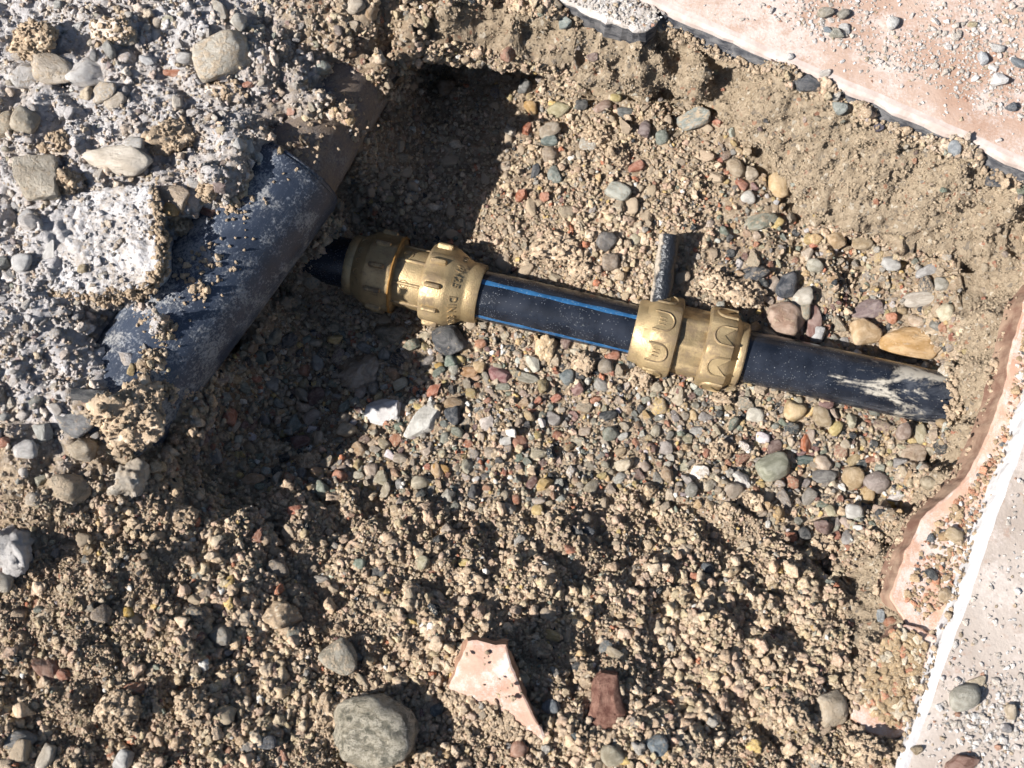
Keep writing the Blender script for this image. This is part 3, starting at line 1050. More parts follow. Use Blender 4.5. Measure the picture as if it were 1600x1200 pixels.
me = mesh_from('black_tube', V, F, mstub.m); sharpen(me, 50)
stub = obj('black_tube', me)
stub.matrix_world = sm
tag(stub, 'short black plastic tube crusted with dirt, butting against the faceted coupling', 'tube')

# ------------------------------------------------------------------ stone shapes
def ico(level):
    bm = bmesh.new()
    bmesh.ops.create_icosphere(bm, subdivisions=level, radius=1.0)
    V = np.array([v.co[:] for v in bm.verts])
    V /= np.linalg.norm(V, axis=1, keepdims=True)
    F = [tuple(v.index for v in f.verts) for f in bm.faces]
    bm.free()
    return V, F
ICO = {k: ico(k) for k in (2, 3, 4, 5)}

def rock(kind, seed, level):
    """unit stone: round, oval, angular, chip, clod, lump"""
    r = np.random.default_rng(seed)
    V, F = ICO[level]
    if kind == 'round':
        k, p, na, jit = 9, 5.0, 0.05, 0.15
    elif kind == 'angular':
        k, p, na, jit = 11, 16.0, 0.06, 0.35
    elif kind == 'chip':
        k, p, na, jit = 8, 26.0, 0.05, 0.40
    elif kind == 'cobble':
        k, p, na, jit = 26, 10.0, 0.11, 0.15
    elif kind == 'boulder':
        k, p, na, jit = 14, 11.0, 0.06, 0.22
    else:
        k, p, na, jit = 14, 7.0, 0.20, 0.30
    if kind == 'crumb':
        k, p, na, jit = 9, 14.0, 0.2, 0.45
    nn = r.normal(size=(k, 3))
    nn /= np.linalg.norm(nn, axis=1, keepdims=True)
    nn = np.concatenate([nn, np.eye(3), -np.eye(3)])
    dd = np.concatenate([1 - jit * r.random(k), np.ones(6)])
    s = np.maximum(V @ nn.T, 0) / dd
    R = (s ** p).sum(1) ** (-1 / p)
    off = r.uniform(0, 60, 3)
    if kind == 'crumb':
        R = R * (1 + 0.20 * vnoise(V * 1.6 + off) + 0.22 * (np.abs(vnoise(V * 3.1 + off)) * 2 - 0.6) + 0.10 * vnoise(V * 6 + off))
    elif kind in ('clod', 'lump'):
        n_ = 0.18 * vnoise(V * 1.3 + off) + 0.16 * (np.abs(vnoise(V * 2.9 + off)) * 2 - 0.6) + 0.10 * (np.abs(vnoise(V * 6.5 + off)) * 2 - 0.6)
        if level >= 4:
            n_ = n_ + 0.055 * (np.abs(vnoise(V * 14 + off)) * 2 - 0.6) + 0.03 * vnoise(V * 28 + off)
        R = R * (1 + n_)
    else:
        R = R * (1 + na * vnoise(V * 1.8 + off) + 0.5 * na * vnoise(V * 4.5 + off) + 0.4 * na * (np.abs(vnoise(V * 8 + off)) * 2 - 0.6) + 0.2 * na * vnoise(V * 17 + off))
    W = V * R[:, None]
    W = W / np.abs(W).max(0)          # fill the unit box
    return W, F

def rock_mesh(name, kind, seed, level, mat):
    W, F = rock(kind, seed, level)
    me = bpy.data.meshes.new(name)
    me.from_pydata(W.tolist(), [], F)
    me.materials.append(mat)
    if kind in ('chip',):
        me.shade_smooth()
        me.set_sharp_from_angle(angle=math.radians(28))
    else:
        me.shade_smooth()
    return me

PALETTE = {
    'grey': ((0.31, 0.29, 0.26), .16), 'beige': ((0.47, 0.395, 0.295), .30), 'tan': ((0.47, 0.335, 0.19), .13),
    'brick-red': ((0.43, 0.18, 0.105), .08), 'slate-black': ((0.035, 0.042, 0.05), .065), 'green-grey': ((0.21, 0.235, 0.19), .07),
    'white': ((0.70, 0.68, 0.63), .09), 'maroon': ((0.21, 0.12, 0.105), .045), 'yellow': ((0.58, 0.42, 0.18), .06),
}
PN = list(PALETTE)
PC = np.array([PALETTE[k][0] for k in PN])
PW = np.array([PALETTE[k][1] for k in PN])
PW = PW / PW.sum()

STONES = []          # (px, py, radius px) taken
LAND = [(650, 430, 'the ribbed coupling'), (1075, 530, 'the faceted coupling'), (870, 480, 'the blue-striped pipe'), (1330, 590, 'the muddy pipe end'),
        (1040, 415, 'the short black tube'), (390, 480, 'the drain pipe')]

def place(name, mesh, px, py, wpx, hpx, ang, cr, dustv, hz=0.75, sink=0.35, zoff=None, tilt=0.5, base=None):
    p, n = spot(px, py) if base is None else base
    d = (CAM[2] - p[2]) / math.cos(0) / FPX * 1.0
    dep = float(proj(p)[2])
    s = dep / FPX
    a, b = wpx * s / 2, hpx * s / 2
    c = min(a, b) * hz
    o = obj(name, mesh)
    o.scale = (a, b, c)
    up = Vector((0, 0, 1)).lerp(Vector(n), tilt).normalized()
    q = Vector((0, 0, 1)).rotation_difference(up)
    o.rotation_mode = 'QUATERNION'
    o.rotation_quaternion = q @ Quaternion((0, 0, 1), math.radians(ang))
    hgt = c * (1 - 2 * sink)
    # keep the visible middle of the stone on the same sight line
    P0 = Vector(p) + up * hgt
    view = (Vector(p) - Vector(CAM)).normalized()
    target = Vector(p) - view * (hgt / max(0.35, -view.dot(up)))
    o.location = target
    o.color = (*cr, dustv)
    STONES.append((px, py, max(wpx, hpx) / 2, min(wpx, hpx) / 2, ang))
    return o

C = {k: v[0] for k, v in PALETTE.items()}
CREAM = (0.62, 0.54, 0.42); DGREY = (0.30, 0.285, 0.265); PURP = (0.20, 0.14, 0.15); BLUEG = (0.13, 0.16, 0.19); OLIVE = (0.26, 0.25, 0.19); WHITED = (0.64, 0.61, 0.585)
TANB = (0.50, 0.33, 0.17); BROWN = (0.32, 0.20, 0.12)
# name, px, py, w, h, angle, shape, colour, dust, height, label, short name for neighbours
HAND = [
 # rubble on the left bank
 ('stone',185,248,112,50,-6,'boulder',(0.66,0.58,0.48),.12,.8,'long smooth cream stone lying on the dusty left bank','the long cream stone'),
 ('stone',58,276,66,78,10,'chip',(0.46,0.40,0.315),.30,.6,'flat-faced beige stone with a sheer side, beside the long cream stone','the flat-faced beige stone'),
 ('stone',350,86,98,68,20,'boulder',(0.50,0.46,0.39),.42,.8,'large rounded grey-beige stone half coated in soil, top of the left bank','the soil-coated round stone'),
 ('stone',80,106,80,52,-18,'boulder',(0.49,0.42,0.34),.35,.7,'dusty beige stone near the upper edge of the left bank','the dusty beige stone'),
 ('stone',136,112,72,52,22,'angular',WHITED,.22,.75,'whitish blocky stone touching the dusty beige stone','the whitish blocky stone'),
 ('stone',40,190,44,46,70,'round',(0.47,0.41,0.32),.30,.85,'small round beige cobble at the edge of the left bank','the round beige cobble'),
 ('stone',8,196,44,48,110,'boulder',(0.38,0.33,0.25),.4,.8,'brownish stone cut by the frame beside the round beige cobble','the brownish edge stone'),
 ('stone',190,60,48,24,8,'angular',(0.47,0.43,0.36),.4,.7,'flat beige stone between two soil clods on the left bank','the flat beige stone'),
 ('stone',290,88,30,26,0,'angular',(0.62,0.60,0.58),.2,.8,'small white stone against the soil-coated round stone','the small white stone'),
 ('stone',340,12,20,52,35,'angular',(0.42,0.39,0.34),.3,.8,'narrow grey stone leaning at the top of the left bank','the narrow grey stone'),
 ('stone',375,32,30,30,-30,'angular',(0.58,0.55,0.49),.25,.8,'pale angular stone below the narrow grey stone','the pale angular stone'),
 ('stone',42,118,40,48,120,'boulder',WHITED,.3,.6,'pale dusty stone left of the dusty beige stone','the pale dusty stone'),
 ('stone',160,140,48,38,0,'boulder',(0.48,0.44,0.39),.4,.6,'pitted grey stone under the whitish blocky stone','the pitted grey stone'),
 ('stone',232,92,30,18,-5,'angular',(0.62,0.62,0.63),.1,.6,'blue-white stone fragment on the white dust','the blue-white fragment'),
 ('brick_chip',268,114,36,12,-4,'chip',C['brick-red'],.15,.7,'thin brick-red sliver lying on white dust','the thin brick sliver'),
 ('brick_chip',320,331,34,18,-18,'chip',(0.25,0.11,0.08),.25,.8,'dark red brick chip on the bank above the drain pipe','the dark red chip'),
 ('brick_chip',462,238,18,24,0,'chip',(0.42,0.17,0.08),.1,.9,'small orange brick chip perched on the muddy drain section','the orange perched chip'),
 ('brick_chip',385,130,18,12,0,'chip',(0.45,0.2,0.13),.1,.8,'tiny salmon brick chip below the soil-coated round stone','the salmon chip'),
 ('stone',270,304,52,36,-28,'angular',(0.42,0.33,0.25),.35,.8,'brown angular stone above the honey-coloured pebble','the brown angular stone'),
 ('pebble',265,328,26,24,-20,'round',(0.50,0.32,0.13),.1,.9,'honey-coloured round pebble beside the concrete lump','the honey pebble'),
 ('stone',76,389,18,34,-15,'chip',(0.75,0.73,0.70),.0,.8,'small bright white chip standing on the concrete lump','the white standing chip'),
 ('pebble',130,416,18,16,0,'round',(0.42,0.33,0.20),.2,.9,'little tan pebble on the concrete lump','the little tan pebble'),
 ('stone',205,220,34,22,-10,'angular',(0.55,0.53,0.50),.3,.8,'pale grey stone touching the long cream stone','the pale grey stone'),
 ('stone',160,432,26,22,0,'angular',(0.50,0.46,0.40),.3,.8,'beige stone at the lower edge of the concrete lump','the beige edge stone'),
 ('stone',183,428,30,26,10,'round',(0.50,0.44,0.36),.3,.8,'rounded beige stone on the bank below the concrete lump','the rounded bank stone'),
 ('pebble',290,440,24,20,10,'round',(0.38,0.28,0.17),.4,.9,'brown pebble resting on the upper edge of the drain pipe','the brown drain pebble'),
 ('pebble',272,446,16,13,10,'round',(0.48,0.38,0.24),.3,.9,'tan pebble beside the brown one on the drain pipe','the tan drain pebble'),
 ('pebble',266,508,26,14,5,'angular',(0.52,0.48,0.43),.3,.9,'pale crumb of mortar lying on the glossy drain pipe','the mortar crumb'),
 ('stone',136,622,56,24,-4,'chip',(0.035,0.04,0.05),.05,.6,'black slate splinter on the bank near the drain pipe end','the black slate splinter'),
 ('stone',118,662,70,46,-12,'angular',(0.17,0.175,0.185),.25,.8,'dark grey blocky stone under the black slate splinter','the dark grey blocky stone'),
 ('stone',22,856,82,98,20,'lump',(0.47,0.45,0.44),.05,.9,'knobbly white-grey rock cut by the left frame edge','the knobbly white-grey rock'),
 ('stone',205,746,70,66,0,'lump',(0.52,0.45,0.36),.3,.85,'lumpy pale stone caked in grit below the drain pipe end','the caked lumpy stone'),
 ('stone',127,700,52,42,-10,'boulder',(0.42,0.35,0.26),.3,.8,'rounded tan stone under the dark grey blocky stone','the rounded tan stone'),
 ('stone',38,702,42,38,20,'angular',(0.60,0.575,0.55),.15,.8,'white angular stone near the left frame edge','the white angular stone'),
 ('brick_chip',6,690,26,18,30,'chip',C['brick-red'],.1,.7,'brick-red chip cut by the left frame edge','the cut brick chip'),
 ('stone',110,762,56,52,40,'boulder',(0.36,0.29,0.20),.5,.8,'soil-coloured cobble below the rounded tan stone','the soil-coloured cobble'),
 ('stone',0,910,40,34,0,'round',(0.45,0.40,0.33),.2,.8,'pale stone under the knobbly white-grey rock','the pale cut stone'),
 # loose soil in the foreground
 ('stone',585,1142,140,114,-8,'cobble',(0.36,0.34,0.265),.08,.95,'large grey-green boulder with a polished top, bottom of the slope','the grey-green boulder'),
 ('stone',535,1026,60,54,40,'boulder',(0.27,0.245,0.19),.35,.7,'flat olive-grey stone above the grey-green boulder','the flat olive stone'),
 ('pebble',686,1106,26,22,10,'round',(0.075,0.10,0.115),.05,.8,'dark slate oval pebble beside the pink clay shard','the slate oval pebble'),
 ('pebble',860,1102,28,28,-30,'round',BLUEG,.1,.8,'blue-grey pebble at the long edge of the pink clay shard','the blue-grey pebble'),
 ('pebble',814,1168,34,28,10,'angular',(0.45,0.25,0.175),.1,.8,'salmon pebble under the pink clay shard','the salmon pebble'),
 ('stone',957,1180,40,38,20,'angular',(0.38,0.335,0.24),.2,.8,'olive-beige stone below the dark red brick shard','the olive-beige stone'),
 ('pebble',1030,1166,38,38,30,'angular',(0.12,0.16,0.19),.25,.8,'blue-grey angular pebble near the bottom, beside the olive-beige stone','the angular blue-grey pebble'),
 ('pebble',900,1152,38,16,-35,'round',(0.06,0.085,0.10),.1,.7,'dark blue-black sliver pebble beside the dark red brick shard','the dark sliver pebble'),
 ('pebble',960,1022,34,22,-25,'angular',(0.42,0.345,0.24),.2,.8,'beige pebble above the dark red brick shard','the beige pebble'),
 ('pebble',945,1008,28,20,20,'round',(0.16,0.18,0.19),.3,.8,'grey pebble tucked behind the beige pebble','the tucked grey pebble'),
 ('stone',428,887,36,34,20,'round',(0.26,0.22,0.18),.35,.85,'brown-grey dome-shaped stone in the loose soil','the dome-shaped stone'),
 ('stone',436,962,62,52,30,'clod',(0.36,0.275,0.19),.4,.8,'blocky soil-coated stone in the loose soil','the soil-coated block'),
 ('stone',340,990,48,44,0,'boulder',(0.24,0.22,0.19),.3,.7,'speckled dark stone in the loose soil','the speckled dark stone'),
 ('stone',327,935,30,36,30,'round',(0.29,0.23,0.18),.3,.85,'brown oval stone in the loose soil','the brown oval stone'),
 ('stone',163,958,36,30,-20,'angular',(0.31,0.235,0.18),.4,.8,'reddish-brown stone beside the yellow kernel pebble','the reddish-brown stone'),
 ('pebble',197,958,19,21,10,'round',(0.62,0.40,0.09),.0,.9,'bright yellow kernel-like pebble in the loose soil','the yellow kernel pebble'),
 ('pebble',358,910,22,24,20,'round',(0.60,0.42,0.15),.05,.85,'yellow pebble in the loose soil near the dome-shaped stone','the yellow soil pebble'),
 ('brick_chip',72,1042,34,46,25,'chip',(0.30,0.15,0.10),.2,.8,'reddish-brown broken chip casting a dark hollow','the hollow red chip'),
 ('brick_chip',402,836,18,24,10,'chip',(0.42,0.20,0.13),.1,.8,'small orange chip above the dome-shaped stone','the small orange chip'),
 ('pebble',30,1155,52,30,0,'round',(0.22,0.22,0.215),.25,.7,'grey flat pebble in the lower left corner','the grey corner pebble'),
 ('pebble',75,1180,28,40,-20,'angular',(0.57,0.50,0.40),.1,.8,'cream pebble beside the grey corner pebble','the cream corner pebble'),
 ('pebble',193,1185,34,34,0,'angular',(0.55,0.54,0.52),.1,.8,'white and grey pebble at the bottom edge','the white bottom pebble'),
 ('pebble',415,1160,36,22,10,'round',(0.10,0.11,0.13),.2,.8,'dark pebble left of the grey-green boulder','the dark boulder pebble'),
 ('pebble',560,882,20,20,0,'round',(0.26,0.31,0.24),.05,.9,'pale green round pebble in the middle of the slope','the pale green pebble'),
 ('pebble',588,895,28,22,-10,'round',(0.04,0.045,0.05),.1,.8,'shiny black pebble beside the pale green pebble','the shiny black pebble'),
 ('pebble',725,876,20,14,5,'round',(0.62,0.47,0.18),.0,.8,'lemon-yellow flat pebble in the middle of the slope','the lemon pebble'),
 # pink and dark bits higher on the slope
 ('pebble',838,798,18,18,0,'round',(0.60,0.44,0.19),.0,.9,'butter-yellow pebble above the hollow in the slope','the butter pebble'),
 ('brick_chip',888,858,18,20,30,'chip',(0.46,0.19,0.11),.0,.9,'orange-red brick chip in the row of bright pebbles','the orange-red chip'),
 ('pebble',918,830,26,18,-25,'angular',(0.07,0.085,0.105),.05,.8,'dark blue pebble in the row of bright pebbles','the dark blue pebble'),
 ('brick_chip',1085,900,26,20,10,'chip',(0.46,0.17,0.09),.0,.9,'orange-red brick chip beside a dark blue pebble','the lone orange-red chip'),
 ('pebble',1106,886,24,20,0,'round',(0.055,0.075,0.095),.0,.85,'dark blue-black pebble beside the lone orange-red chip','the blue-black pebble'),
 ('brick_chip',1238,836,20,18,0,'chip',(0.46,0.18,0.10),.0,.9,'orange brick chip at the foot of the right wall','the wall-foot chip'),
 # clean gravel right of the couplings
 ('stone',1206,731,60,46,12,'round',(0.31,0.315,0.235),.12,.8,'smooth green-grey oval stone on the gravel below the faceted coupling','the green-grey oval stone'),
 ('stone',1331,746,36,40,0,'round',(0.47,0.345,0.20),.05,.85,'tan egg-shaped stone beside the purple-grey stone','the tan egg-shaped stone'),
 ('stone',1373,752,42,46,-60,'round',(0.27,0.22,0.20),.05,.85,'smooth purple-grey stone on the gravel under the muddy pipe','the purple-grey stone'),
 ('stone',1354,775,24,34,-20,'round',(0.53,0.36,0.17),.05,.85,'honey pebble wedged under the purple-grey stone','the wedged honey pebble'),
 ('brick_chip',1259,692,20,34,-10,'chip',(0.42,0.13,0.05),.0,.8,'upright orange-red brick chip below the muddy pipe','the upright brick chip'),
 ('pebble',1254,718,34,18,-4,'angular',(0.075,0.12,0.11),.05,.7,'dark green flat pebble under the upright brick chip','the dark green pebble'),
 ('pebble',1284,741,44,28,-12,'angular',(0.15,0.145,0.14),.15,.7,'charcoal stone left of the tan egg-shaped stone','the charcoal stone'),
 ('stone',1243,646,34,38,-20,'angular',(0.55,0.40,0.21),.05,.85,'yellow-tan block against the muddy pipe','the yellow-tan block'),
 ('pebble',1281,650,26,38,10,'round',(0.38,0.29,0.18),.1,.8,'brown-tan pebble next to the yellow-tan block','the brown-tan pebble'),
 ('pebble',1412,672,26,28,0,'round',(0.33,0.245,0.20),.05,.85,'mauve-brown pebble near the wall below the pipe end','the mauve-brown pebble'),
 ('pebble',1312,626,32,16,15,'angular',(0.62,0.57,0.48),.1,.7,'cream flake below the muddy pipe','the cream flake'),
 ('stone',1428,714,46,36,0,'angular',(0.36,0.26,0.18),.25,.8,'brown stone at the foot of the right wall','the wall-foot stone'),
 ('pebble',1452,752,24,28,40,'round',(0.40,0.325,0.22),.1,.85,'tan pebble between the wall-foot stone and the clay tile','the tan wall pebble'),
 ('pebble',1334,797,30,28,0,'angular',(0.60,0.58,0.54),.05,.85,'white pebble below the tan egg-shaped stone','the white gravel pebble'),
 ('pebble',1394,790,18,18,0,'round',(0.60,0.38,0.06),.0,.9,'amber pebble beside the clay tile edge','the amber pebble'),
 ('stone',1420,537,98,50,-8,'boulder',(0.50,0.31,0.13),.15,.75,'long ochre-brown stone lying against the muddy pipe','the long ochre stone'),
 ('stone',1348,519,46,46,15,'boulder',(0.53,0.37,0.21),.1,.85,'blocky peach-tan stone beside the long ochre stone','the peach-tan block'),
 ('stone',1224,498,62,56,-25,'boulder',(0.36,0.235,0.17),.25,.75,'round pinkish-brown cobble behind the faceted coupling','the pinkish-brown cobble'),
 ('stone',1268,502,28,56,6,'round',(0.26,0.15,0.13),.1,.8,'upright maroon stone beside the pinkish-brown cobble','the upright maroon stone'),
 ('stone',1351,484,62,34,22,'angular',(0.23,0.165,0.165),.2,.7,'purple stone with pale streaks above the peach-tan block','the purple streaked stone'),
 ('stone',1438,470,56,26,0,'round',(0.46,0.41,0.35),.05,.7,'brown and white lens-shaped pebble on the gravel','the lens-shaped pebble'),
 ('stone',1481,489,30,28,20,'angular',(0.60,0.53,0.38),.05,.8,'cream heart-shaped pebble near the right wall','the cream heart pebble'),
 ('stone',1182,424,44,30,15,'angular',(0.04,0.05,0.065),.3,.8,'shiny black stone capped with soil above the pinkish-brown cobble','the capped black stone'),
 ('stone',1231,446,42,40,20,'angular',(0.045,0.055,0.075),.1,.8,'shiny blue-black stone beside the grey-white cobble','the shiny blue-black stone'),
 ('stone',1252,466,36,34,0,'boulder',(0.52,0.48,0.41),.2,.8,'grey-white cobble above the upright maroon stone','the grey-white cobble'),
 ('pebble',1276,520,30,28,30,'angular',(0.50,0.50,0.50),.1,.8,'pale grey stone under the upright maroon stone','the pale grey gravel stone'),
 ('pebble',1393,408,32,26,-10,'angular',(0.58,0.575,0.56),.1,.8,'white-grey pebble under the soil bulge','the white-grey pebble'),
 ('pebble',1452,425,36,18,20,'angular',(0.42,0.41,0.41),.1,.7,'silvery pointed stone under the soil bulge','the silvery stone'),
 ('pebble',1474,447,24,26,0,'round',(0.38,0.36,0.31),.1,.85,'grey-white egg pebble near the soil wall','the grey-white egg pebble'),
 ('pebble',1274,415,28,24,0,'round',(0.40,0.38,0.31),.1,.85,'grey-green pebble beside the shiny blue-black stone','the grey-green pebble'),
 ('stone',1304,376,34,32,30,'angular',(0.48,0.335,0.19),.15,.85,'tan chunky stone at the foot of the soil wall','the tan chunky stone'),
 ('stone',1344,380,36,28,0,'round',(0.42,0.32,0.20),.25,.85,'rounded tan stone tucked below the soil bulge','the tucked tan stone'),
 ('stone',1215,290,34,44,20,'angular',(0.58,0.41,0.22),.15,.8,'pale orange chunk against the soil wall','the pale orange chunk'),
 ('stone',1190,345,60,30,20,'boulder',(0.28,0.295,0.235),.35,.6,'flat green-grey stone caked with soil','the caked green-grey stone'),
 ('pebble',1168,306,24,22,0,'round',(0.63,0.60,0.55),.05,.9,'round white pebble below the pale orange chunk','the round white pebble'),
 ('stone',1148,262,38,30,-50,'boulder',(0.36,0.28,0.19),.3,.8,'brown stone below the ledge','the brown ledge stone'),
 # upper pit
 ('stone',698,139,38,28,0,'round',(0.34,0.22,0.13),.1,.8,'brown oval pebble in the dark hollow under the ledge','the brown hollow pebble'),
 ('stone',868,173,44,26,5,'angular',(0.42,0.37,0.22),.05,.75,'pale olive rectangular stone below the ledge','the olive rectangular stone'),
 ('pebble',816,135,22,26,-10,'round',(0.22,0.22,0.21),.05,.85,'speckled grey round pebble at the shadow edge','the speckled grey pebble'),
 ('pebble',828,165,26,20,-20,'angular',(0.55,0.34,0.13),.05,.8,'orange-tan stone at the shadow edge','the orange-tan stone'),
 ('stone',856,200,38,28,20,'boulder',(0.34,0.285,0.22),.25,.8,'grey-brown stone under the olive rectangular stone','the grey-brown stone'),
 ('pebble',908,160,22,18,0,'round',(0.05,0.055,0.06),.15,.85,'charcoal speckled pebble right of the olive rectangular stone','the charcoal pebble'),
 ('pebble',942,165,36,18,25,'round',(0.43,0.30,0.24),.1,.7,'pink flat pebble under the ledge','the pink flat pebble'),
 ('pebble',958,152,22,14,-10,'round',(0.58,0.47,0.20),.05,.8,'yellow pebble under the ledge','the yellow ledge pebble'),
 ('pebble',978,175,30,16,5,'round',(0.16,0.175,0.18),.1,.7,'slate flat pebble under the ledge','the slate flat pebble'),
 ('pebble',1010,204,28,30,30,'angular',(0.20,0.15,0.15),.05,.85,'purple-brown pebble in the upper gravel','the purple-brown pebble'),
 ('pebble',1034,212,24,24,0,'round',(0.20,0.23,0.20),.1,.85,'green-grey pebble beside the purple-brown pebble','the green neighbour pebble'),
 ('pebble',856,222,28,22,10,'angular',(0.15,0.19,0.18),.15,.8,'green-black stone in the upper gravel at the shadow edge','the green-black stone'),
 ('pebble',820,198,14,22,-20,'chip',(0.42,0.15,0.08),.05,.9,'red brick splinter at the shadow edge','the red splinter'),
 ('pebble',858,240,30,28,10,'boulder',(0.36,0.28,0.21),.3,.85,'brown round stone below the green-black stone','the brown round stone'),
 ('pebble',838,268,16,30,-10,'chip',(0.055,0.065,0.08),.05,.9,'black upright splinter in the upper gravel','the black upright splinter'),
 ('pebble',865,272,24,32,15,'angular',(0.19,0.22,0.20),.2,.85,'dark green speckled stone beside the black splinter','the dark green stone'),
 ('brick_chip',995,257,30,18,10,'chip',(0.46,0.19,0.12),.1,.9,'salmon-red brick chip in the upper gravel','the salmon-red chip'),
 ('brick_chip',812,304,18,22,0,'chip',(0.46,0.17,0.09),.05,.9,'orange-red chip low at the shadow edge','the shadow-edge chip'),
 ('brick_chip',850,310,16,16,0,'chip',(0.46,0.20,0.12),.05,.9,'small salmon chip next to the shadow-edge chip','the small salmon chip'),
 ('pebble',972,303,42,30,-30,'round',(0.40,0.41,0.36),.25,.75,'pale green-grey oval pebble in the upper gravel','the pale green-grey oval'),
 ('pebble',946,376,32,34,-30,'angular',(0.16,0.15,0.145),.2,.85,'dark charcoal stone above the striped pipe','the dark charcoal stone'),
 ('stone',955,410,30,30,0,'round',(0.28,0.22,0.17),.3,.85,'brown stone under the dark charcoal stone','the brown pipe stone'),
 ('pebble',1085,185,60,32,15,'boulder',(0.26,0.29,0.27),.4,.7,'blue-green stone with a soil cap below the ledge','the soil-capped stone'),
 ('pebble',995,375,20,24,10,'round',(0.45,0.40,0.28),.1,.9,'tan kernel pebble left of the black tube','the tan kernel pebble'),
 # middle of the pit
 ('stone',597,645,56,48,-10,'chip',(0.74,0.72,0.71),.0,.6,'cracked white stone lying in the shade','the cracked white stone'),
 ('stone',662,662,40,66,-25,'chip',(0.72,0.70,0.64),.05,.6,'long white mortar flake at the shadow edge','the white mortar flake'),
 ('pebble',708,650,28,30,10,'angular',(0.04,0.05,0.065),.0,.85,'glossy black angular pebble beside the white mortar flake','the glossy black pebble'),
 ('pebble',782,586,46,24,-20,'angular',(0.27,0.115,0.115),.05,.7,'maroon-pink stone under the striped pipe','the maroon-pink stone'),
 ('pebble',751,574,22,20,0,'round',(0.52,0.36,0.19),.0,.85,'tan round pebble beside the maroon-pink stone','the tan round pebble'),
 ('pebble',732,580,30,18,-5,'angular',(0.40,0.22,0.10),.0,.75,'rust-brown pebble left of the tan round pebble','the rust-brown pebble'),
 ('pebble',787,602,24,14,0,'round',(0.27,0.27,0.21),.0,.75,'olive pebble under the maroon-pink stone','the olive pebble'),
 ('pebble',704,566,26,24,-25,'angular',(0.20,0.25,0.205),.0,.8,'green chunky stone under the ribbed coupling','the green chunky stone'),
 ('pebble',686,571,16,13,30,'round',(0.58,0.36,0.09),.0,.85,'orange-yellow pebble beside the green chunky stone','the orange-yellow pebble'),
 ('stone',850,544,40,52,-8,'clod',(0.46,0.345,0.22),.3,.7,'upright tan lump pressed under the striped pipe','the upright tan lump'),
 ('pebble',826,588,48,20,-22,'angular',(0.30,0.28,0.22),.1,.6,'long grey-olive stone below the striped pipe','the long grey-olive stone'),
 ('pebble',886,588,30,26,-20,'angular',(0.14,0.175,0.185),.2,.8,'speckled blue-green stone below the striped pipe','the speckled blue-green stone'),
 ('pebble',946,571,26,26,0,'round',(0.36,0.30,0.23),.2,.85,'grey-brown pebble below the striped pipe near the faceted coupling','the grey-brown pebble'),
 ('pebble',690,733,28,16,-10,'round',(0.50,0.27,0.06),.0,.7,'amber curved pebble in the middle gravel','the amber curved pebble'),
 ('pebble',760,660,24,22,10,'chip',(0.60,0.53,0.48),.0,.8,'pale pink square chip in the middle gravel','the pale square chip'),
 ('pebble',790,690,20,20,0,'chip',(0.72,0.70,0.66),.0,.8,'white chip in the middle gravel','the white gravel chip'),
 ('stone',610,520,56,36,-15,'boulder',(0.17,0.145,0.10),.3,.7,'large dark olive stone under the ribbed coupling','the dark olive stone'),
 ('stone',700,530,50,60,30,'boulder',(0.06,0.065,0.075),.15,.7,'black stone streaked white under the ribbed coupling','the black streaked stone'),
 ('stone',560,580,80,60,20,'lump',(0.42,0.33,0.25),.3,.6,'broad pale soil-crusted stone in the shade','the broad shaded stone'),
 # along the upper paving edge
 ('stone',1258,131,52,32,-5,'angular',(0.075,0.085,0.105),.2,.8,'black bitumen lump against the upper paving edge','the black bitumen lump'),
 ('stone',1311,170,24,22,0,'angular',(0.32,0.35,0.33),.15,.85,'grey stone under the upper paving edge','the grey edge stone'),
 ('pebble',1304,150,14,14,0,'angular',(0.62,0.58,0.52),.05,.9,'white crumb above the grey edge stone','the white edge crumb'),
 ('pebble',1490,231,22,27,-10,'round',(0.30,0.33,0.36),.05,.6,'pale blue-grey flat pebble under the upper paving edge','the blue-grey edge pebble'),
 ('pebble',1374,199,16,16,0,'angular',(0.11,0.10,0.15),.05,.8,'dark violet pebble under the upper paving edge','the violet pebble'),
 ('stone',1565,283,50,26,-8,'angular',(0.05,0.06,0.08),.25,.7,'black lump in the corner under the paving','the black corner lump'),
 ('pebble',926,88,20,14,0,'angular',(0.22,0.15,0.13),.1,.8,'brown pebble set in the soil ledge','the ledge pebble'),
 ('pebble',880,32,22,20,0,'angular',(0.30,0.35,0.33),.2,.7,'grey-green pebble in the soil near the mortar strip','the mortar strip pebble'),
 # right-hand rim
 ('stone',1302,1106,54,58,10,'boulder',(0.45,0.37,0.27),.35,.85,'round soil-dusted tan stone by the lower clay tile','the soil-dusted tan stone'),
 ('stone',1418,1106,26,38,20,'round',(0.62,0.50,0.34),.05,.8,'cream pebble against the lower paving edge','the cream edge pebble'),
 ('stone',1492,838,34,26,-25,'angular',(0.55,0.42,0.26),.05,.8,'yellow-tan stone on the clay tile','the yellow-tan tile stone'),
 ('pebble',1474,838,20,16,0,'angular',(0.50,0.33,0.17),.05,.8,'ochre stone next to the yellow-tan one on the clay tile','the ochre tile stone'),
 ('pebble',1457,897,16,24,40,'round',(0.04,0.05,0.06),.0,.8,'black oval pebble on the clay tile','the black oval pebble'),
 ('pebble',1372,960,14,22,-10,'chip',(0.36,0.40,0.42),.05,.7,'pale blue flake beside the clay tile edge','the pale blue flake'),
 ('stone',1478,930,26,24,0,'angular',(0.47,0.35,0.22),.15,.8,'tan stone at the white grout edge','the grout-edge stone'),
]
MESHLIB = {}
def lib(kind, k, level, matname):
    key = (kind, k, level, matname)
    if key not in MESHLIB:
        MESHLIB[key] = rock_mesh('stone_shape', kind, 100 + k * 17 + hash_kind(kind), level, M[matname])
    return MESHLIB[key]
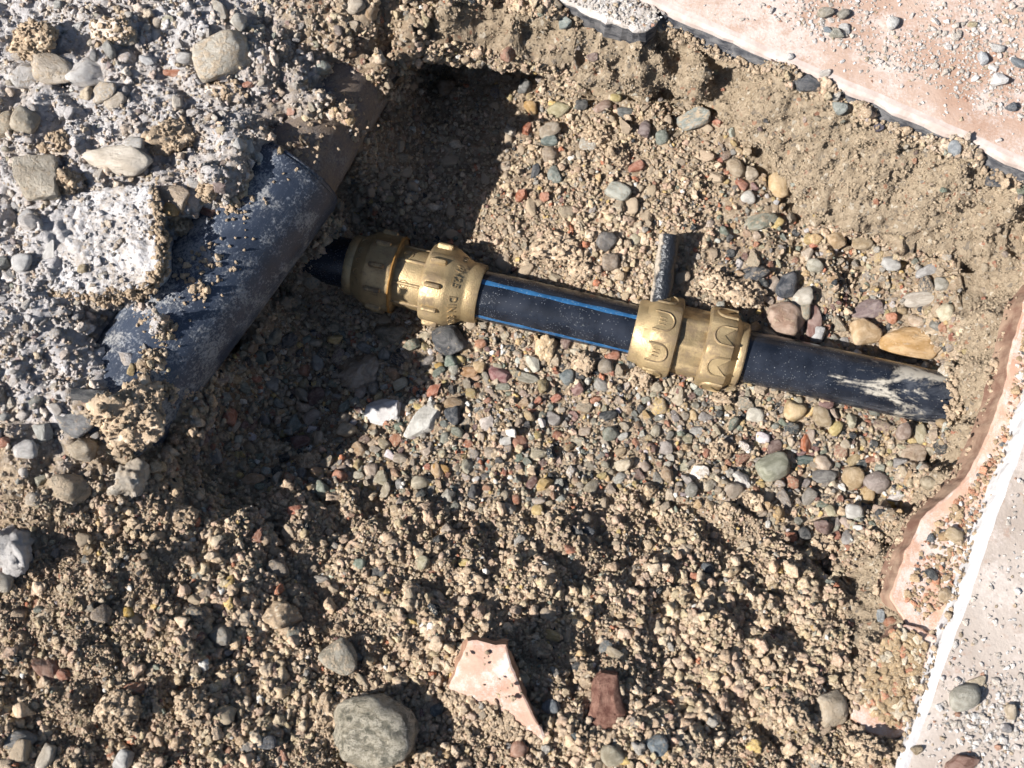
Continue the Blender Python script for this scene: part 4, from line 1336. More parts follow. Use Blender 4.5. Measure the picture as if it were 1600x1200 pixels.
def hash_kind(s):
    return sum(ord(ch) * (i + 3) for i, ch in enumerate(s)) % 997

def bed_base(px, py):
    """stones lying on the tile bed, not on the soil beneath it"""
    return None
for q, (nm, px, py, w_, h_, ang, shp, cr, du, hz, label, short) in enumerate(HAND):
    big = max(w_, h_)
    lev = 4 if big > 44 else 3
    mat = M['clod'] if shp in ('clod',) else M['stone']
    me = rock_mesh(nm, shp, 900 + q * 7, lev, mat)
    if short == 'the grey-green boulder':
        me.materials[0] = M['boulder']
    base = None
    if short in ('the yellow-tan tile stone', 'the ochre tile stone', 'the black oval pebble', 'the grout-edge stone'):
        base = (P(px, py, -0.018), np.array([0, 0, 1.0]))
    o = place(nm, me, px, py, w_ * 0.99, h_ * 0.99, ang, cr, du + 0.14, hz, 0.40 if big > 40 else 0.30, base=base)
    tag(o, label, 'brick chip' if nm == 'brick_chip' else ('pebble' if nm == 'pebble' else 'stone'), 'loose stones around the pit')
    LAND.append((px, py, short))

# --- clods of soil big enough to pick out
CLOD_PTS = []
CLODS = [
 (215,655,120,130,20,'big crumbling soil clod covering the lower end of the drain pipe','the big drain clod'),
 (55,56,86,66,10,'brown soil clod at the upper edge of the left bank','the upper brown clod'),
 (268,208,80,74,0,'brown soil clod behind the long cream stone','the brown clod behind the cream stone'),
 (175,50,74,52,0,'soil clod resting beside the upper brown clod','the second brown clod'),
 (93,222,56,46,0,'soil clod above the flat-faced beige stone','the clod above the flat-faced stone'),
 (355,140,70,40,-10,'soil clod under the soil-coated round stone','the clod under the round stone'),
 (100,280,40,44,0,'small dark soil clod behind the flat-faced beige stone','the small dark clod'),
 (112,290,36,40,0,'small soil clod between the cream stone and concrete lump','the small pale clod'),
 (322,296,40,34,0,'soil clod on the bank just above the drain pipe','the clod above the drain'),
 (288,352,46,36,0,'soil clod right of the concrete lump','the clod by the concrete'),
 (275,470,50,34,20,'pale gritty clod lying on the drain pipe','the gritty drain clod'),
 (228,505,40,36,0,'soil clod on the upper rim of the drain pipe','the rim clod'),
 (285,800,56,42,0,'rounded clod at the edge of the shade below the drain','the shade-edge clod'),
 (510,1130,52,96,5,'tan soil clod leaning on the grey-green boulder','the leaning clod'),
 (190,1110,84,66,20,'lumpy soil clod in the lower left loose soil','the lower left clod'),
 (300,1105,70,60,0,'lumpy soil clod in the loose soil left of the boulder','the lumpy clod'),
 (745,920,110,50,-30,'ridge-like soil clod in the middle of the slope','the ridge clod'),
 (1160,462,82,62,-15,'angular slab of dry soil beside the faceted coupling','the dry soil slab'),
 (1120,440,60,50,0,'crumbly soil clod behind the faceted coupling','the crumbly coupling clod'),
 (875,385,90,56,-10,'big crumbly clod above the striped pipe','the big pipe clod'),
 (905,420,46,40,10,'rounded clod touching the striped pipe','the rounded pipe clod'),
 (935,215,50,36,0,'soil clod in the upper gravel','the upper gravel clod'),
 (960,240,46,40,0,'soil clod above the pale green-grey oval pebble','the clod above the oval pebble'),
 (915,565,40,44,0,'pale soil clod below the striped pipe','the pale pipe clod'),
 (1000,590,44,40,0,'soil clod under the faceted coupling','the coupling clod'),
 (1290,620,30,26,0,'small clod under the muddy pipe','the small pipe clod'),
 (1130,620,44,30,0,'soil clod below the faceted coupling','the lower coupling clod'),
 (1120,700,40,34,0,'soil clod left of the green-grey oval stone','the gravel clod'),
 (1170,780,40,36,0,'soil clod below the green-grey oval stone','the lower gravel clod'),
 (1280,855,52,40,30,'overhanging soil clod beside the dark crevice','the crevice clod'),
 (1400,1060,42,32,30,'soil clod on the right rim','the right rim clod'),
 (1430,1045,34,26,0,'soil clod beside the lower paving slab','the paving clod'),
 (1350,1170,60,44,0,'soil clod at the bottom of the right rim','the bottom rim clod'),
 (1240,1120,50,40,0,'soil clod in the lower right loose soil','the lower right clod'),
 (650,1010,50,40,0,'crumbly clod left of the pink clay shard','the shard clod'),
 (420,700,44,34,0,'dark clod in the shade below the drain pipe','the shaded clod'),
 (480,720,40,34,0,'clod in the shade at the foot of the slope','the foot clod'),
]
for q, (px, py, w_, h_, ang, label, short) in enumerate(CLODS):
    lev = 5 if max(w_, h_) > 70 else 4
    me = rock_mesh('soil_clod', 'clod', 5000 + q * 13, lev, M['clod'])
    cr = np.array(SOIL) * (0.92 + 0.22 * random.random())
    if px < 420 and py < 620 and random.random() < 0.35:
        cr = cr * 0.6 + np.array(DUST) * 0.4
    o = place('soil_clod', me, px, py, w_, h_, ang, tuple(cr), 0.5, 0.72, 0.36)
    tag(o, label, 'soil clod', 'clods of soil around the pit')
    mw = Matrix.LocRotScale(o.location, o.rotation_quaternion, o.scale)
    vv = me.vertices
    nn_ = int(0.16 * w_ * h_ * 0.10) + 20
    for t_ in rng.integers(0, len(vv), nn_ * 3):
        wn_ = (o.rotation_quaternion @ vv[t_].normal)
        if wn_.z > -0.1:
            CLOD_PTS.append((*(mw @ vv[t_].co), *wn_, px))
    LAND.append((px, py, short))

# --- flat shards and the concrete lump
def plate(name, outline, ztop, thick, mats, tilt_pts=None, rag=0.0008, seed=1, dome=0.0):
    """broken flat piece: outline [(px,py,z)] of its top face, thickness downwards"""
    top = np.array([P(a, b, z) for a, b, z in outline])
    out = []
    n = len(top)
    for k in range(n):
        a, b = top[k], top[(k + 1) % n]
        m_ = max(1, int(np.linalg.norm(b - a) / 0.0022))
        for q in range(m_):
            out.append(a + (b - a) * q / m_)
    out = np.array(out)
    ar = np.sum(out[:, 0] * np.roll(out[:, 1], -1) - np.roll(out[:, 0], -1) * out[:, 1])
    if ar < 0:
        out = out[::-1]
    tn = np.roll(out, -1, 0) - np.roll(out, 1, 0)
    tn /= np.linalg.norm(tn, axis=1, keepdims=True) + 1e-9
    nr = np.stack([tn[:, 1], -tn[:, 0], np.zeros(len(out))], 1)
    out = out + nr * (rag * (vnoise(out / 0.006 + seed) + 0.6 * vnoise(out / 0.0022 + seed)))[:, None]
    cen = out.mean(0)
    rings = [(0.55, 0.0), (0.93, -0.0002), (1.0, -0.0010), (1.045, -thick * 0.5), (1.09, -thick)]
    V, F, MI = [], [], []
    m_ = len(out)
    for ri, (s_, dz) in enumerate(rings):
        q = cen + (out - cen) * s_ + np.array([0, 0, dz])
        if ri >= 3:
            q = q + nr * (0.0016 * vnoise(q / 0.004 + seed * 2))[:, None]
        if ri == 0:
            q[:, 2] += dome + 0.0006 * vnoise(q / 0.006 + seed)
        V += q.tolist()
    for ri in range(len(rings) - 1):
        for k in range(m_):
            a, b = ri * m_ + k, ri * m_ + (k + 1) % m_
            F.append((a + m_, b + m_, b, a))
            MI.append(0 if ri < 2 else 1)
    V.append((cen + np.array([0, 0, dome])).tolist())
    for k in range(m_):
        F.append((k, (k + 1) % m_, len(V) - 1))
        MI.append(0)
    F.append(tuple(range(4 * m_, 5 * m_))[::-1])
    MI.append(1)
    me = mesh_from(name, V, F, None, smooth=False)
    for mm in mats:
        me.materials.append(mm)
    me.polygons.foreach_set('material_index', MI)
    me.update()
    sharpen(me, 30)
    for (a, b, z) in outline:
        pass
    return obj(name, me)

zs = spot(770, 1060)[0][2]
sh = plate('clay_shard', [(730,1000,zs+.016),(790,1008,zs+.019),(817,1084,zs+.012),(838,1125,zs+.008),(858,1166,zs+.004),(800,1150,zs-.005),(740,1125,zs-.006),(698,1095,zs-.003),(700,1076,zs+.003)],
           None, .013, [M['shard'], M['shard_side']], seed=4)
tag(sh, 'pink triangular clay tile shard sticking up from the loose soil', 'tile shard')
zs = spot(945, 1110)[0][2]
sb = plate('brick_shard', [(940,1052,zs+.007),(964,1056,zs+.008),(972,1095,zs+.008),(978,1112,zs+.006),(966,1146,zs+.004),(942,1162,zs+.003),(910,1142,zs+.004),(924,1106,zs+.007),(930,1074,zs+.008)],
           None, .010, [M['brick_dark'], M['brick_dark']], seed=9, rag=0.0013, dome=0.002)
tag(sb, 'dark red broken brick shard flat on the loose soil', 'brick shard')
zs = spot(140, 380)[0][2]
def lump_plate(name, outline, thick, mat, seed, relief):
    """thick broken block with a rough, lumpy top"""
    top = np.array([P(a, b, z) for a, b, z in outline])
    out = []
    for k in range(len(top)):
        a, b = top[k], top[(k + 1) % len(top)]
        m_ = max(1, int(np.linalg.norm(b - a) / 0.0012))
        out += [a + (b - a) * q / m_ for q in range(m_)]
    out = np.array(out)
    if np.sum(out[:, 0] * np.roll(out[:, 1], -1) - np.roll(out[:, 0], -1) * out[:, 1]) < 0:
        out = out[::-1]
    for _ in range(4):
        out = 0.5 * out + 0.25 * (np.roll(out, 1, 0) + np.roll(out, -1, 0))
    cen = out.mean(0)
    m_ = len(out)
    R = [(k / 30.0, 0.0) for k in range(1, 29)] + [(0.965, -0.0004), (0.99, -0.0016), (1.0, -0.004)] + [(1.0 - 0.03 * k / 6, -thick * k / 6) for k in range(1, 7)]
    V, F = [], []
    for s_, dz in R:
        q = cen + (out - cen) * s_ + np.array([0, 0, dz])
        d_ = relief * (0.9 * vnoise(q / 0.022 + seed) + 0.7 * (np.abs(vnoise(q / 0.008 + seed)) * 2 - 0.6) + 0.45 * (np.abs(vnoise(q / 0.0035 + seed)) * 2 - 0.6) + 0.25 * vnoise(q / 0.0016 + seed))
        dirv = np.array([0, 0, 1.0]) if s_ < 0.95 else None
        if dirv is None:
            rad = (out - cen) / np.linalg.norm(out - cen, axis=1, keepdims=True)
            dd_ = rad * 0.8 + np.array([0, 0, 0.5])
            q = q + dd_ * d_[:, None]
        else:
            q = q + dirv * d_[:, None]
        V += q.tolist()
    for k in range(len(R) - 1):
        for j in range(m_):
            a, b = k * m_ + j, k * m_ + (j + 1) % m_
            F.append((a + m_, b + m_, b, a))
    V.append(np.array(V[:m_]).mean(0).tolist())
    for j in range(m_):
        F.append((j, (j + 1) % m_, len(V) - 1))
    me = mesh_from(name, V, F, mat)
    return obj(name, me)
LUMP = [(95,303,zs-.001),(170,292,zs+.002),(240,288,zs+.004),(247,350,zs+.005),(249,418,zs+.004),(225,446,zs+.001),(150,462,zs-.002),(70,455,zs-.003),(20,400,zs-.003),(30,340,zs-.001)]
cb = lump_plate('concrete_lump', LUMP, .026, M['concrete'], 21, 0.0016)
tag(cb, 'broad dusty concrete lump with a straight broken side on the left bank', 'concrete lump')
for a, b, r_ in ((770,1050,48),(740,1070,40),(820,1110,18),(945,1105,34),(140,380,95),(210,340,60)):
    STONES.append((a, b, r_, r_, 0))
LAND += [(770, 1060, 'the pink clay shard'), (945, 1110, 'the dark red brick shard'), (140, 380, 'the concrete lump')]

# ------------------------------------------------------------------ gravel and crumbs
SP = np.array([(s[0], s[1], s[2], s[3], s[4]) for s in STONES])
def clear_of_stones(px, py, k=0.8):
    keep = np.ones(len(px), bool)
    for x, y, a, b, ang in SP:
        r = math.radians(ang)
        dx, dy = px - x, -(py - y)
        u_ = dx * math.cos(r) + dy * math.sin(r)
        v_ = -dx * math.sin(r) + dy * math.cos(r)
        m_ = np.minimum(a, a)
        keep &= ((u_ / a) ** 2 + (v_ / b) ** 2) > k * k
    return keep

under = np.zeros(len(pos), bool)
for shp in SLAB_SHAPES:
    under |= inpoly(pos[:, 0], pos[:, 1], shp)
PIPEZONE = [(480,372),(560,365),(640,372),(750,395),(1000,455),(1060,450),(1170,500),(1500,575),(1490,675),(1160,610),(1100,612),(980,575),(760,512),(660,505),(560,480),(470,440)]
DRAINZONE = [(655,50),(590,90),(470,225),(340,345),(215,575),(275,655),(400,500),(520,320)]
under_drain = inpoly(PX, PY, DRAINZONE) & (pos[:, 2] < -0.04)
frame = (PX > -90) & (PX < 1690) & (PY > -90) & (PY < 1290)
area = np.gradient(XX, axis=1).ravel() * np.gradient(YY, axis=0).ravel()
slope = np.clip(nrm[:, 2], 0.15, 1)
wide = (PX > -420) & (PX < 1900) & (PY > -380) & (PY < 1560) & (far < 0.5)
base_w = area / slope * np.where(frame, 1.0, 0.35 * wide) * ~under * ~under_drain

def draw(n, weight):
    w_ = weight * base_w
    w_ = w_ / w_.sum()
    return rng.choice(len(pos), size=n, p=w_)

other = ~(in_g | in_w | in_r | in_b)
clean = in_g & (PX > 1120) | (in_g & (PY > 520))
pe = np.concatenate([
    draw(15000, np.where(in_g, np.where(clean, 1.0, 0.32), 0.0)),
    draw(3300, other * 1.0),
    draw(1300, in_b * 1.0),
    draw(260, (in_w | in_r) * 1.0)])
nP = len(pe)
kindz = np.where(in_g[pe], 0, np.where(in_b[pe], 2, np.where(in_w[pe] | in_r[pe], 3, 1)))
dia = np.exp(rng.normal(np.log(np.array([0.0028, 0.0028, 0.0030, 0.0024])[kindz]), np.array([0.52, 0.50, 0.50, 0.34])[kindz]))
dia = np.clip(dia, 0.0012, 0.0110)
o_ = np.argsort(-dia)
pe, dia, kindz = pe[o_], dia[o_], kindz[o_]
keep = clear_of_stones(PX[pe], PY[pe], 0.92)
pe, dia, kindz = pe[keep], dia[keep], kindz[keep]
grid = {}
sel = []
CELL = 0.007
for i in range(len(pe)):
    p = pos[pe[i]]
    c = (int(p[0] // CELL), int(p[1] // CELL))
    good = True
    for ax in (-2, -1, 0, 1, 2):
        for ay in (-2, -1, 0, 1, 2):
            for j in grid.get((c[0] + ax, c[1] + ay), ()):
                q = pos[pe[j]]
                if (p[0] - q[0]) ** 2 + (p[1] - q[1]) ** 2 + (p[2] - q[2]) ** 2 < (0.40 * (dia[i] + dia[j])) ** 2:
                    good = False
                    break
            if not good:
                break
        if not good:
            break
    if good:
        grid.setdefault(c, []).append(i)
        sel.append(i)
pe, dia, kindz = pe[sel], dia[sel], kindz[sel]
nP = len(pe)
ci = rng.choice(len(PN), size=nP, p=PW)
pc = PC[ci] * rng.uniform(0.75, 1.25, (nP, 1)) * rng.uniform(0.93, 1.07, (nP, 3))
isclean = clean[pe]
pdust = np.where(kindz == 0, np.where(isclean, rng.uniform(-0.1, 0.65, nP), rng.uniform(0.5, 1.1, nP)), rng.uniform(0.25, 0.95, nP))
# dust-whitened rubble on the bank
dm = dust[pe]
fw = np.clip(dm * rng.uniform(0.2, 1.1, nP), 0, 0.85)
pc = pc * (1 - fw[:, None]) + np.array(DUST) * fw[:, None]
pdust = np.where(kindz == 2, rng.uniform(0.0, 0.5, nP), pdust)
asp = rng.uniform(0.62, 0.95, nP)
psc = np.stack([dia / 2 * 1.12, dia / 2 * asp * 1.05, dia / 2 * rng.uniform(0.5, 0.8, nP)], 1)
yaw = rng.uniform(0, 2 * math.pi, nP)
pnrm = nrm[pe]
ppos = pos[pe] + pnrm * (psc[:, 2] * rng.uniform(-0.05, 0.55, nP))[:, None]

def euler_on(n, yaw, wob):
    out = np.empty((len(n), 3))
    for i in range(len(n)):
        up = (Vector((0, 0, 1)).lerp(Vector(n[i]), 0.7) + Vector(wob[i])).normalized()
        q = Vector((0, 0, 1)).rotation_difference(up) @ Quaternion((0, 0, 1), yaw[i])
        out[i] = q.to_euler()[:]
    return out
peul = euler_on(pnrm, yaw, rng.normal(0, 0.22, (nP, 3)))

# shapes shared by the gravel
kinds = ['round', 'angular', 'angular', 'boulder', 'chip', 'angular', 'boulder', 'chip', 'angular', 'chip', 'round', 'boulder']
SHAPEW = {'round': 'rounded', 'angular': 'angular', 'boulder': 'blunt', 'chip': 'sharp-edged'}
shape_i = rng.integers(0, len(kinds), nP)

# the largest ones in view stand on their own
hid = inpoly(PX[pe], PY[pe], PIPEZONE) | inpoly(PX[pe], PY[pe], DRAINZONE)
zi = zbuf[np.clip((PY[pe] // BIN + 40).astype(int), 0, bh - 1), np.clip((PX[pe] // BIN + 40).astype(int), 0, bw - 1)]
vis = (PD[pe] - PD[zi] < 0.006) & ~hid & (PX[pe] > 12) & (PX[pe] < 1588) & (PY[pe] > 12) & (PY[pe] < 1188)
shaded = (PX[pe] < 640) & (PX[pe] > 380) & (PY[pe] > 280) & (PY[pe] < 700)
vis &= ~shaded
rank = np.argsort(-dia * vis)
single = np.zeros(nP, bool)
single[rank[:150]] = True
single &= vis
smesh = [rock_mesh('pebble', k, 3000 + i * 31, 3, M['stone']) for i, k in enumerate(kinds)]
lx = np.array([[a, b] for a, b, _ in LAND])
cnt = {}
ORD = ['', 'second ', 'third ', 'fourth ', 'fifth ', 'sixth ', 'seventh ', 'eighth ', 'ninth ']
todo = []
for i in np.nonzero(single)[0]:
    dd = np.hypot(lx[:, 0] - PX[pe[i]], lx[:, 1] - PY[pe[i]])
    j = int(dd.argmin())
    todo.append((j, PN[ci[i]], dd[j], i))
todo.sort(key=lambda t: t[2])
for j, cn, dd_, i in todo:
    k = cnt.get((j, cn), 0)
    cnt[(j, cn)] = k + 1
    o = obj('pebble', smesh[shape_i[i]])
    o.location = ppos[i]
    o.rotation_euler = peul[i]
    o.scale = psc[i]
    o.color = (*pc[i], float(pdust[i]))
    adj = SHAPEW[kinds[shape_i[i]]]
    lab = f'larger {cn} {adj} pebble, {ORD[min(k, 8)]}closest of its colour to {LAND[j][2]}'
    tag(o, lab, 'pebble', 'larger pebbles scattered over the pit')

def hidden_collection(name, meshes):
    c = bpy.data.collections.new(name)
    for i, me in enumerate(meshes):
        o = bpy.data.objects.new(f'{name}_{i:02d}', me)
        c.objects.link(o)
    return c

def scatter(name, Pn, E, S, Cc, I, meshes, **props):
    me = bpy.data.meshes.new(name)
    me.vertices.add(len(Pn))
    me.vertices.foreach_set('co', np.asarray(Pn, np.float32).ravel())
    for nm, typ, arr, key in (('rot', 'FLOAT_VECTOR', E, 'vector'), ('scl', 'FLOAT_VECTOR', S, 'vector'), ('col', 'FLOAT_COLOR', Cc, 'color'), ('idx', 'INT', I, 'value')):
        at = me.attributes.new(nm, typ, 'POINT')
        at.data.foreach_set(key, np.asarray(arr, np.int32 if typ == 'INT' else np.float32).ravel())
    o = obj(name, me, **props)
    g = bpy.data.node_groups.new(name, 'GeometryNodeTree')
    g.interface.new_socket('Geometry', in_out='INPUT', socket_type='NodeSocketGeometry')
    g.interface.new_socket('Geometry', in_out='OUTPUT', socket_type='NodeSocketGeometry')
    gi = g.nodes.new('NodeGroupInput')
    go = g.nodes.new('NodeGroupOutput')
    ip = g.nodes.new('GeometryNodeInstanceOnPoints')
    co = g.nodes.new('GeometryNodeCollectionInfo')
    co.inputs['Collection'].default_value = hidden_collection(name + '_shape', meshes)
    co.inputs['Separate Children'].default_value = True
    co.inputs['Reset Children'].default_value = True
    def attr(nm, t):
        a = g.nodes.new('GeometryNodeInputNamedAttribute')
        a.data_type = t
        a.inputs['Name'].default_value = nm
        return a.outputs['Attribute']
    e2r = g.nodes.new('FunctionNodeEulerToRotation')
    g.links.new(attr('rot', 'FLOAT_VECTOR'), e2r.inputs[0])
    g.links.new(gi.outputs[0], ip.inputs['Points'])
    g.links.new(co.outputs[0], ip.inputs['Instance'])
    ip.inputs['Pick Instance'].default_value = True
    g.links.new(attr('idx', 'INT'), ip.inputs['Instance Index'])
    g.links.new(e2r.outputs[0], ip.inputs['Rotation'])
    g.links.new(attr('scl', 'FLOAT_VECTOR'), ip.inputs['Scale'])
    g.links.new(ip.outputs[0], go.inputs[0])
    mod = o.modifiers.new('scatter', 'NODES')
    mod.node_group = g
    return o

rest = ~single
gmesh = [rock_mesh('gravel_piece', k, 3000 + i * 31, 3, M['stone_i']) for i, k in enumerate(kinds)]
gr = scatter('gravel', ppos[rest], peul[rest], psc[rest], np.concatenate([pc[rest], pdust[rest, None]], 1), shape_i[rest], gmesh, kind='stuff')
gr['label'] = 'small mixed gravel of many colours strewn over the pit floor and banks'
gr['category'] = 'gravel'

# crumbs of soil
CLOD_PTS = np.array(CLOD_PTS)
ce = np.concatenate([
    draw(205000, other * 1.0),
    draw(27000, in_b * 1.0),
    draw(44000, np.where(in_g, np.where(clean, 0.5, 1.0), 0.0)),
    draw(24000, (in_w | in_r) * 1.0)])
nC = len(ce)
ckz = np.where(in_g[ce], 0, np.where(in_b[ce], 2, np.where(in_w[ce] | in_r[ce], 3, 1)))
cdia = np.exp(rng.normal(np.log(np.array([0.0015, 0.00122, 0.00112, 0.00098])[ckz]), np.array([0.48, 0.60, 0.58, 0.36])[ckz]))
cdia *= np.exp(0.55 * vnoise(pos[ce] / 0.035 + 90))
cdia = np.clip(cdia, 0.0006, 0.0085)
keep = clear_of_stones(PX[ce], PY[ce], 0.80)
ce, cdia, ckz = ce[keep], cdia[keep], ckz[keep]
nC = len(ce)
tone = rng.uniform(0.72, 1.22, (nC, 1))
cc_ = np.array(SOIL) * 1.12 * tone * rng.uniform(0.95, 1.05, (nC, 3))
lightc = rng.random(nC) < 0.12
cc_[lightc] = np.array(SOIL_L) * rng.uniform(0.9, 1.2, (lightc.sum(), 1))
odd = rng.random(nC) < np.where(ckz == 0, np.where(clean[ce], 0.42, 0.14), 0.06)
cc_[odd] = PC[rng.choice(len(PN), odd.sum(), p=PW)]
fw = np.clip(dust[ce] * rng.uniform(0.1, 1.25, nC), 0, 0.9)
cc_ = cc_ * (1 - fw[:, None]) + np.array(DUST) * rng.uniform(0.8, 1.15, (nC, 1)) * fw[:, None]
clay_m = (ckz == 3)
cc_[clay_m] = np.array((0.44, 0.35, 0.248)) * rng.uniform(0.8, 1.2, (clay_m.sum(), 1))
csc = cdia[:, None] / 2 * rng.uniform(0.75, 1.15, (nC, 3))
cpos = pos[ce] + nrm[ce] * (csc[:, 2] * np.where(ckz == 3, rng.uniform(-0.4, 0.4, nC), np.where(ckz == 2, rng.uniform(-0.3, 0.5, nC), rng.uniform(-0.1, 0.75, nC))))[:, None] + rng.normal(0, 0.0004, (nC, 3))
ceul = rng.uniform(0, 2 * math.pi, (nC, 3))
def creep(line, zf, n, spread):
    out = []
    seg = [(line[k], line[k + 1]) for k in range(len(line) - 1)]
    for _ in range(n):
        (a0, b0, z0), (a1, b1, z1) = seg[rng.integers(0, len(seg))]
        t = rng.random()
        q = P(a0 + (a1 - a0) * t + rng.normal(0, spread), b0 + (b1 - b0) * t + rng.normal(0, spread), z0 + (z1 - z0) * t + zf)
        out.append((*q, 0, 0, 1, 900))
    return out
zs2 = spot(770, 1060)[0][2]
extra = creep([(700,1088,zs2),(720,1096,zs2),(763,1112,zs2),(800,1132,zs2),(848,1168,zs2+.001)], 0.0012, 700, 8)
extra += creep([(715,1105,zs2-.001),(760,1125,zs2-.001),(800,1148,zs2)], 0.001, 500, 9)
zl = spot(140, 380)[0][2]
extra += creep([(240,288,zl+.003),(247,350,zl+.004),(249,418,zl+.003),(225,446,zl),(150,462,zl-.003),(70,455,zl-.005),(20,400,zl-.005)], 0.0, 420, 5)
extra += creep([(252,350,zl-.004),(254,418,zl-.004),(228,455,zl-.006),(150,470,zl-.008)], 0.0, 420, 6)
extra += creep([(905,1145,zs2+.006),(940,1165,zs2+.006),(968,1150,zs2+.006)], 0.001, 120, 6)
extra += creep([(1552,640,-.030),(1512,735,-.030),(1476,772,-.031),(1438,804,-.031),(1404,862,-.031),(1378,935,-.030)], 0.0, 500, 9)
extra += creep([(1588,480,-.030),(1564,560,-.030),(1550,640,-.030)], 0.0, 160, 8)
extra += creep([(1370,1010,-.016),(1340,1050,-.016),(1330,1100,-.016)], 0.0, 260, 9)
extra += creep([(1590,680,-.012),(1540,820,-.012),(1490,960,-.008),(1440,1100,-.006),(1410,1190,-.006)], 0.0, 420, 11)
extra += creep([(1040,44,-.010),(1200,118,-.011),(1400,204,-.011),(1600,290,-.011)], 0.0, 500, 7)
extra += creep([(1499,578,-.060),(1494,625,-.058),(1484,674,-.066)], 0.0, 260, 6)
extra += creep([(735,1010,zs2+.016),(790,1050,zs2+.014),(815,1095,zs2+.010),(740,1080,zs2+.006)], 0.0004, 12, 12)
# crumbs strewn on the drain along the edge of the bank
for (a0, b0), n_, sp_ in (((432, 250), 40, 20), ((365, 335), 34, 18), ((335, 400), 34, 20), ((305, 450), 50, 20), ((258, 510), 30, 18), ((235, 560), 30, 16), ((540, 170), 40, 22), ((486, 225), 34, 18)):
    for _ in range(n_):
        a1, b1 = a0 + rng.normal(0, sp_), b0 + rng.normal(0, sp_)
        # height of the pipe wall under this place
        for zz_ in np.linspace(-0.004, -0.040, 37):
            q = P(a1, b1, zz_)
            ax_o, ax_d, rr_ = (dr_a, dirn, 0.0315) if b1 > 260 - (a1 - 460) * 0.6 else (u_a, (u_b - u_a) / np.linalg.norm(u_b - u_a), 0.0268)
            w_ = q - ax_o
            if np.linalg.norm(w_ - ax_d * (w_ @ ax_d)) < rr_ + 0.0004:
                n3_ = w_ - ax_d * (w_ @ ax_d)
                extra.append((*q, *(n3_ / np.linalg.norm(n3_)), 300))
                break
CLOD_PTS = np.concatenate([CLOD_PTS, np.array(extra)])
kq = len(CLOD_PTS)
d2 = np.clip(np.exp(rng.normal(math.log(0.0019), 0.45, kq)), 0.0009, 0.006)
s2 = d2[:, None] / 2 * rng.uniform(0.75, 1.15, (kq, 3))
cpos = np.concatenate([cpos, CLOD_PTS[:, :3] + CLOD_PTS[:, 3:6] * (s2[:, 2] * 0.3)[:, None]])
csc = np.concatenate([csc, s2])
ceul = np.concatenate([ceul, rng.uniform(0, 6.28, (kq, 3))])
cc_ = np.concatenate([cc_, np.array(SOIL) * rng.uniform(0.8, 1.25, (kq, 1))])
nC = len(cpos)
cmesh = [rock_mesh('crumb', 'crumb', 7000 + i * 11, 3, M['clod_i']) for i in range(14)]
cr_ = scatter('soil_crumbs', cpos, ceul, csc, np.concatenate([cc_, np.ones((nC, 1))], 1), rng.integers(0, 14, nC), cmesh, kind='stuff')
cr_['label'] = 'loose brown soil crumbs covering the banks and the slope'
cr_['category'] = 'soil'

# crumbs lying on the paving, the tile bed and the drain
def on_plane(n, poly, z, size, sg, mix, seed, dens=None):
    r = np.random.default_rng(seed)
    xs = np.array([p[0] for p in poly]); ys = np.array([p[1] for p in poly])
    out = []
    while len(out) < n:
        a, b = r.uniform(xs.min(), xs.max()), r.uniform(ys.min(), ys.max())
        if not inpoly(np.array([a]), np.array([b]), poly)[0]:
            continue
        if dens is not None and r.random() > dens(a, b):
            continue
        out.append((a, b))
    out = np.array(out)
    p3 = np.array([P(a, b, z) for a, b in out])
    d = np.clip(np.exp(r.normal(math.log(size), sg, n)), 0.0006, 0.006)
    k = r.choice(len(mix), n, p=[m_[1] for m_ in mix])
    c_ = np.array([mix[q][0] for q in k]) * r.uniform(0.8, 1.15, (n, 1))
    s_ = d[:, None] / 2 * r.uniform(0.6, 1.15, (n, 3)) * np.array([1.1, 1.1, 0.55])
    p3[:, 2] += s_[:, 2] * 0.5
    return p3, r.uniform(0, 6.28, (n, 3)) * np.array([0.06, 0.06, 1.0]), s_, c_
def dens_top(a, b):
    v = 0.10 + 0.9 * math.exp(-((a - 1290) / 60) ** 2 - ((b - 40) / 60) ** 2) + 1.0 * math.exp(-((a - 1540) / 110) ** 2 - ((b - 90) / 90) ** 2) + 0.6 * math.exp(-((a - 1420) / 130) ** 2 - ((b - 130) / 60) ** 2)
    d_edge = (b - 2) - (a - 1008) * 0.433
    return v * (0.15 + 0.85 * (1 if d_edge < -60 else 0))
MIXP = [((0.54, 0.49, 0.44), .36), ((0.64, 0.60, 0.57), .34), ((0.76, 0.75, 0.74), .17), ((0.20, 0.21, 0.23), .015), ((0.44, 0.25, 0.18), .035), ((0.46, 0.37, 0.27), .08)]
